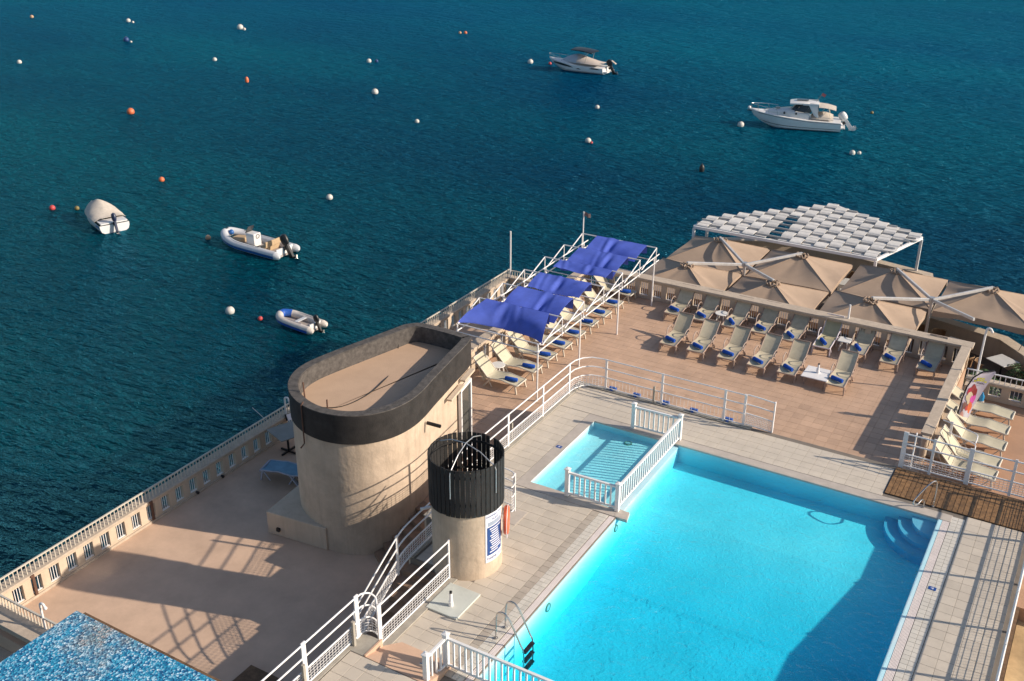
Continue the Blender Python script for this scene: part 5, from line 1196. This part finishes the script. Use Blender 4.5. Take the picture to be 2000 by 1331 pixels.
# inflatables
def inflatable(t, L_, B, r_, col1, col2, bow_up=.22):
    P = [(-L_ / 2, B / 2 - r_, r_ * .9), (-L_ * .2, B / 2 - r_, r_ * .95), (L_ * .15, B / 2 - r_ * 1.05, r_ + .02), (L_ * .34, B * .30, r_ + bow_up * .5), (L_ * .455, B * .13, r_ + bow_up), (L_ * .475, 0, r_ + bow_up * 1.05)]
    full = smoothpath(P + [(x, -y, z) for x, y, z in P[-2::-1]], 5); n = len(full); rr = [r_] * n
    tb = lb(MB().tube(full, rr, 16), 'tube', col1, t, True)
    for s_ in (1, -1): lb(MB().tube([(-L_ / 2 + .02, s_ * (B / 2 - r_), r_ * .9), (-L_ / 2 - r_ * .8, s_ * (B / 2 - r_), r_ * .9), (-L_ / 2 - r_ * 1.25, s_ * (B / 2 - r_), r_ * .9)], [r_ * 1.01, r_ * .8, r_ * .3], 14), 'end_cone', col1, tb, True)
    band = MB()                                # outer coloured rubbing band
    for i in range(len(full) - 1):
        a, c = full[i], full[i + 1]; d = (c - a).normalized(); o_ = Vector((d.y, -d.x, 0)) * (-1)
        band.add([a + o_ * (r_ + .012) + Vector((0, 0, .04)), c + o_ * (r_ + .012) + Vector((0, 0, .04)), c + o_ * (r_ * .86 + .012) + Vector((0, 0, -r_ * .55)), a + o_ * (r_ * .86 + .012) + Vector((0, 0, -r_ * .55))], [(0, 1, 2, 3), (3, 2, 1, 0)])
    lb(band, 'blue_band', col2, tb)
    fl2 = [(p.x, p.y * .9) for p in full]; lb(MB().prism(fl2[::-1], .02, r_ * .55), 'floor', flat('boat floor grey', (.38, .33, .30)), t)
    lb(MB().box(-L_ / 2 + .05, -L_ / 2 + .12, -(B / 2 - r_ * 1.6), (B / 2 - r_ * 1.6), .05, r_ * 2.1), 'transom', GEL, t)
    return full
t = boat('rigid_inflatable', 'pale grey rigid inflatable with blue band, steering console and black outboard', 'boat', -43.75, 43.75, 178)
fu = inflatable(t, 5.0, 2.15, .25, RTUBE, RBLUE, .30)
lb(MB().prism([(-.25, -.30), (.45, -.28), (.45, .28), (-.25, .30)], .14, .95), 'console', GEL, t, bevel=.05)
lb(MB().add([(.48, -.28, .92), (.48, .28, .92), (.22, .26, 1.36), (.22, -.26, 1.36), (.45, -.28, .92), (.45, .28, .92), (.19, .26, 1.36), (.19, -.26, 1.36)], [(0, 1, 2, 3), (7, 6, 5, 4), (0, 3, 7, 4), (1, 5, 6, 2), (3, 2, 6, 7)]), 'windscreen', SMOKE, t)
lb(MB().tube([(-.30 , .13 * cos(2 * pi * i / 12), .80 + .13 * sin(2 * pi * i / 12)) for i in range(12)], .015, 6, closed=True), 'steering_wheel', BLK, t)
lb(MB().box(-1.45, -1.05, -.62, .62, .14, .52), 'seat', BEIGE, t, bevel=.05); lb(MB().box(-1.55, -1.43, -.62, .62, .45, .80), 'backrest', BEIGE, t, bevel=.04)
lb(MB().prism([(.95, -.62), (1.75, -.34), (1.75, .34), (.95, .62)], .14, .42), 'bow_cushion', BEIGE, t, bevel=.04); lb(MB().box(2.0, 2.35, -.16, .16, .40, .66), 'bow_locker', GEL, t, bevel=.03)
lb(MB().sphere((1.98, 0, .62), .17, 10, 8), 'fender', RBLUE, t, True); lb(MB().box(2.28, 2.42, -.1, .1, .70, .82), 'bow_cleat', BLK, t); outboard(t, -2.55, .60, 1.25, BLK, 28)
for s_ in (-1, 1): lb(MB().tube(smoothpath([(-1.2, s_ * (.83), .53), (-.2, s_ * .83, .55), (.8, s_ * .80, .58), (1.5, s_ * .60, .66)], 4), .018, 5), 'grab_rope', BLK, t)
t = boat('inflatable_dinghy', 'small white inflatable dinghy with blue bow patch and black outboard near the parapet', 'boat', -33.95, 36.4, 176)
fu = inflatable(t, 2.5, 1.4, .20, mat('cream dinghy tube', (.62, .56, .50), .5), mat('royal blue rubber', (.015, .09, .40), .5), .12)
lb(MB().tube([Vector(p) for p in fu if p.x > .78 and p.y < .12], .208, 16), 'bow_patch', mat('royal blue rubber', (.015, .09, .40), .5), t, True)
lb(MB().box(-.25, -.05, -.42, .42, .30, .34), 'thwart', RTUBE, t); outboard(t, -1.3, .42, .72, BLK, 22)
for s_ in (-1, 1): lb(MB().tube([(-.7, s_ * .48, .41), (.7, s_ * .47, .42)], .014, 5), 'oar', flat('grey oar', (.42, .38, .42)), t)
t = boat('covered_boat', 'small white boat under a draped beige cover with a dark outboard, at the left', 'boat', -55.3, 42.15, 158)
rows, bf = hull(4.4, 1.95, .22, .72, .95); h_ = lb(loft(rows), 'hull', GEL, t, True); lb(strip(rows, 3, 4, .04, .22, .014, .1, .7, False), 'blue_mark', RBLUE, h_)
def cvr(u, v):
    x = 2.18 - 3.6 * v; b_ = bf(min(1, max(0, 1 - (2.2 - x) / 4.4))) * 1.03 + .02; rg = .02 + .58 * sin(pi * min(1, v * 1.05) ** .9) ** 1.3; w_ = abs(2 * u - 1)
    sag = .12 * sin(pi * 2.2 * v) if v < .45 else 0
    return (x, (2 * u - 1) * b_, .92 - .14 * v + (rg - sag) * (1 - w_ ** 1.25) + .018 * sin(26 * v + 5 * u) * w_ - (.14 * w_ ** 6))
lb(MB().sheet(cvr, 16, 30, .02), 'cover', BCOVER, t, True); lb(MB().box(-2.17, -1.30, -.84, .84, .58, .66), 'deck', GEL, t); outboard(t, -2.28, .66, 1.0, mat('navy cowl', (.02, .03, .07), .3), 18)

# ------------------------------------------------------------------ mooring buoys
def buoy(x, y, r_, c, lab, tall=False):
    t = thing('mooring_buoy', lab, 'buoy', (x, y, ZS), 0, 'mooring buoys on the water'); m_ = flat('buoy ' + c, {'white': (.56, .53, .48), 'grey': (.48, .43, .38), 'tan': (.46, .28, .17), 'orange': (.62, .15, .06), 'red': (.50, .06, .06), 'blue': (.02, .05, .16), 'olive': (.20, .15, .05), 'black': (.02, .018, .018)}[c], .45)
    k = 1.9 if tall else 1.0
    b = MB().sphere((0, 0, r_ * .5 * k), r_, 14, 10, k); b.build('float', m_, t, smooth=True, local=True)
    MB().tube([(0, 0, r_ * 1.4 * k), (0, 0, r_ * 1.62 * k)], r_ * .16, 6).build('eye', flat('buoy eye', (.10, .09, .08)), t, local=True)
BU = [('tan', -136.5, 97.8, .26, 'tiny tan buoy at the top left corner of the water'), ('white', -122.05, 102.4, .31, 'larger white buoy of the close pair near the top left'), ('white', -120.8, 102.1, .17, 'smaller white buoy of the close pair near the top left'),  # buoy positions unprojected from image pixels onto the sea plane
 ('white', -104.6, 106.0, .42, 'large off white buoy at the top, touching a smaller grey one'), ('grey', -103.5, 105.6, .22, 'small grey buoy touching the large off white buoy at the top'), ('blue', -109.6, 91.2, .36, 'dark navy buoy near the top left'), ('white', -108.4, 90.9, .14, 'tiny white float beside the dark navy buoy'),
 ('white', -107.9, 74.7, .26, 'white buoy near the left edge in the upper water'), ('white', -90.7, 87.4, .25, 'lone white buoy below the large off white pair'), ('orange', -79.1, 80.35, .20, 'small upright red orange float in the upper middle left water'), ('orange', -78.1, 64.3, .34, 'largest bright orange buoy, left of centre'),
 ('orange', -59.35, 50.7, .21, 'small orange buoy above the covered boat'), ('red', -60.5, 42.25, .20, 'pinkish red buoy left of the covered boat'), ('olive', -59.1, 43.1, .16, 'small olive buoy between the red buoy and covered boat'), ('white', -46.2, 53.7, .23, 'white buoy between the covered boat and the blue sails'),
 ('tan', -47.35, 43.4, .17, 'small tan buoy left of the grey rigid inflatable'), ('white', -38.0, 35.7, .24, 'nearest white buoy left of the small dinghy'), ('red', -36.05, 35.85, .13, 'small red float beside the small dinghy'), ('white', -75.3, 95.95, .27, 'white buoy beside a small blue one at the top centre'), ('blue', -74.65, 96.5, .2, 'small blue float beside a white buoy at the top centre'),
 ('tan', -77.7, 118.5, .2, 'tiny tan float, left one of the pair at the top edge centre'), ('orange', -77.1, 118.9, .22, 'tiny orange float, right one of the pair at the top edge centre'), ('white', -59.5, 105.2, .31, 'white buoy left of the motorboat with black bimini'), ('red', -57.3, 105.8, .18, 'small dark red float at the bow of the motorboat with black bimini'),
 ('white', -64.5, 82.9, .33, 'large white buoy at the centre of the upper water'), ('white', -54.0, 75.2, .2, 'small white buoy below the large central one'), ('white', -42.9, 88.7, .21, 'small white buoy below the motorboat with black bimini'), ('white', -37.95, 77.0, .25, 'white buoy with a red float touching it, left of the cabin cruiser'),
 ('red', -37.55, 76.8, .12, 'small red float touching a white buoy'), ('white', -29.0, 89.0, .29, 'greyish white buoy at the bow of the cabin cruiser'), ('black', -26.7, 73.7, .2, 'black buoy below the cabin cruiser'), ('white', -18.2, 84.7, .23, 'larger white buoy of the pair below the cabin cruiser stern'),
 ('white', -17.75, 85.1, .16, 'smaller white buoy of the pair below the cabin cruiser stern'), ('olive', -20.3, 100.2, .15, 'tiny dark olive float right of the cabin cruiser')]
for c, x, y, r_, lab in BU: buoy(x, y, r_, c, lab, tall=(c in ('black',) or 'upright' in lab))
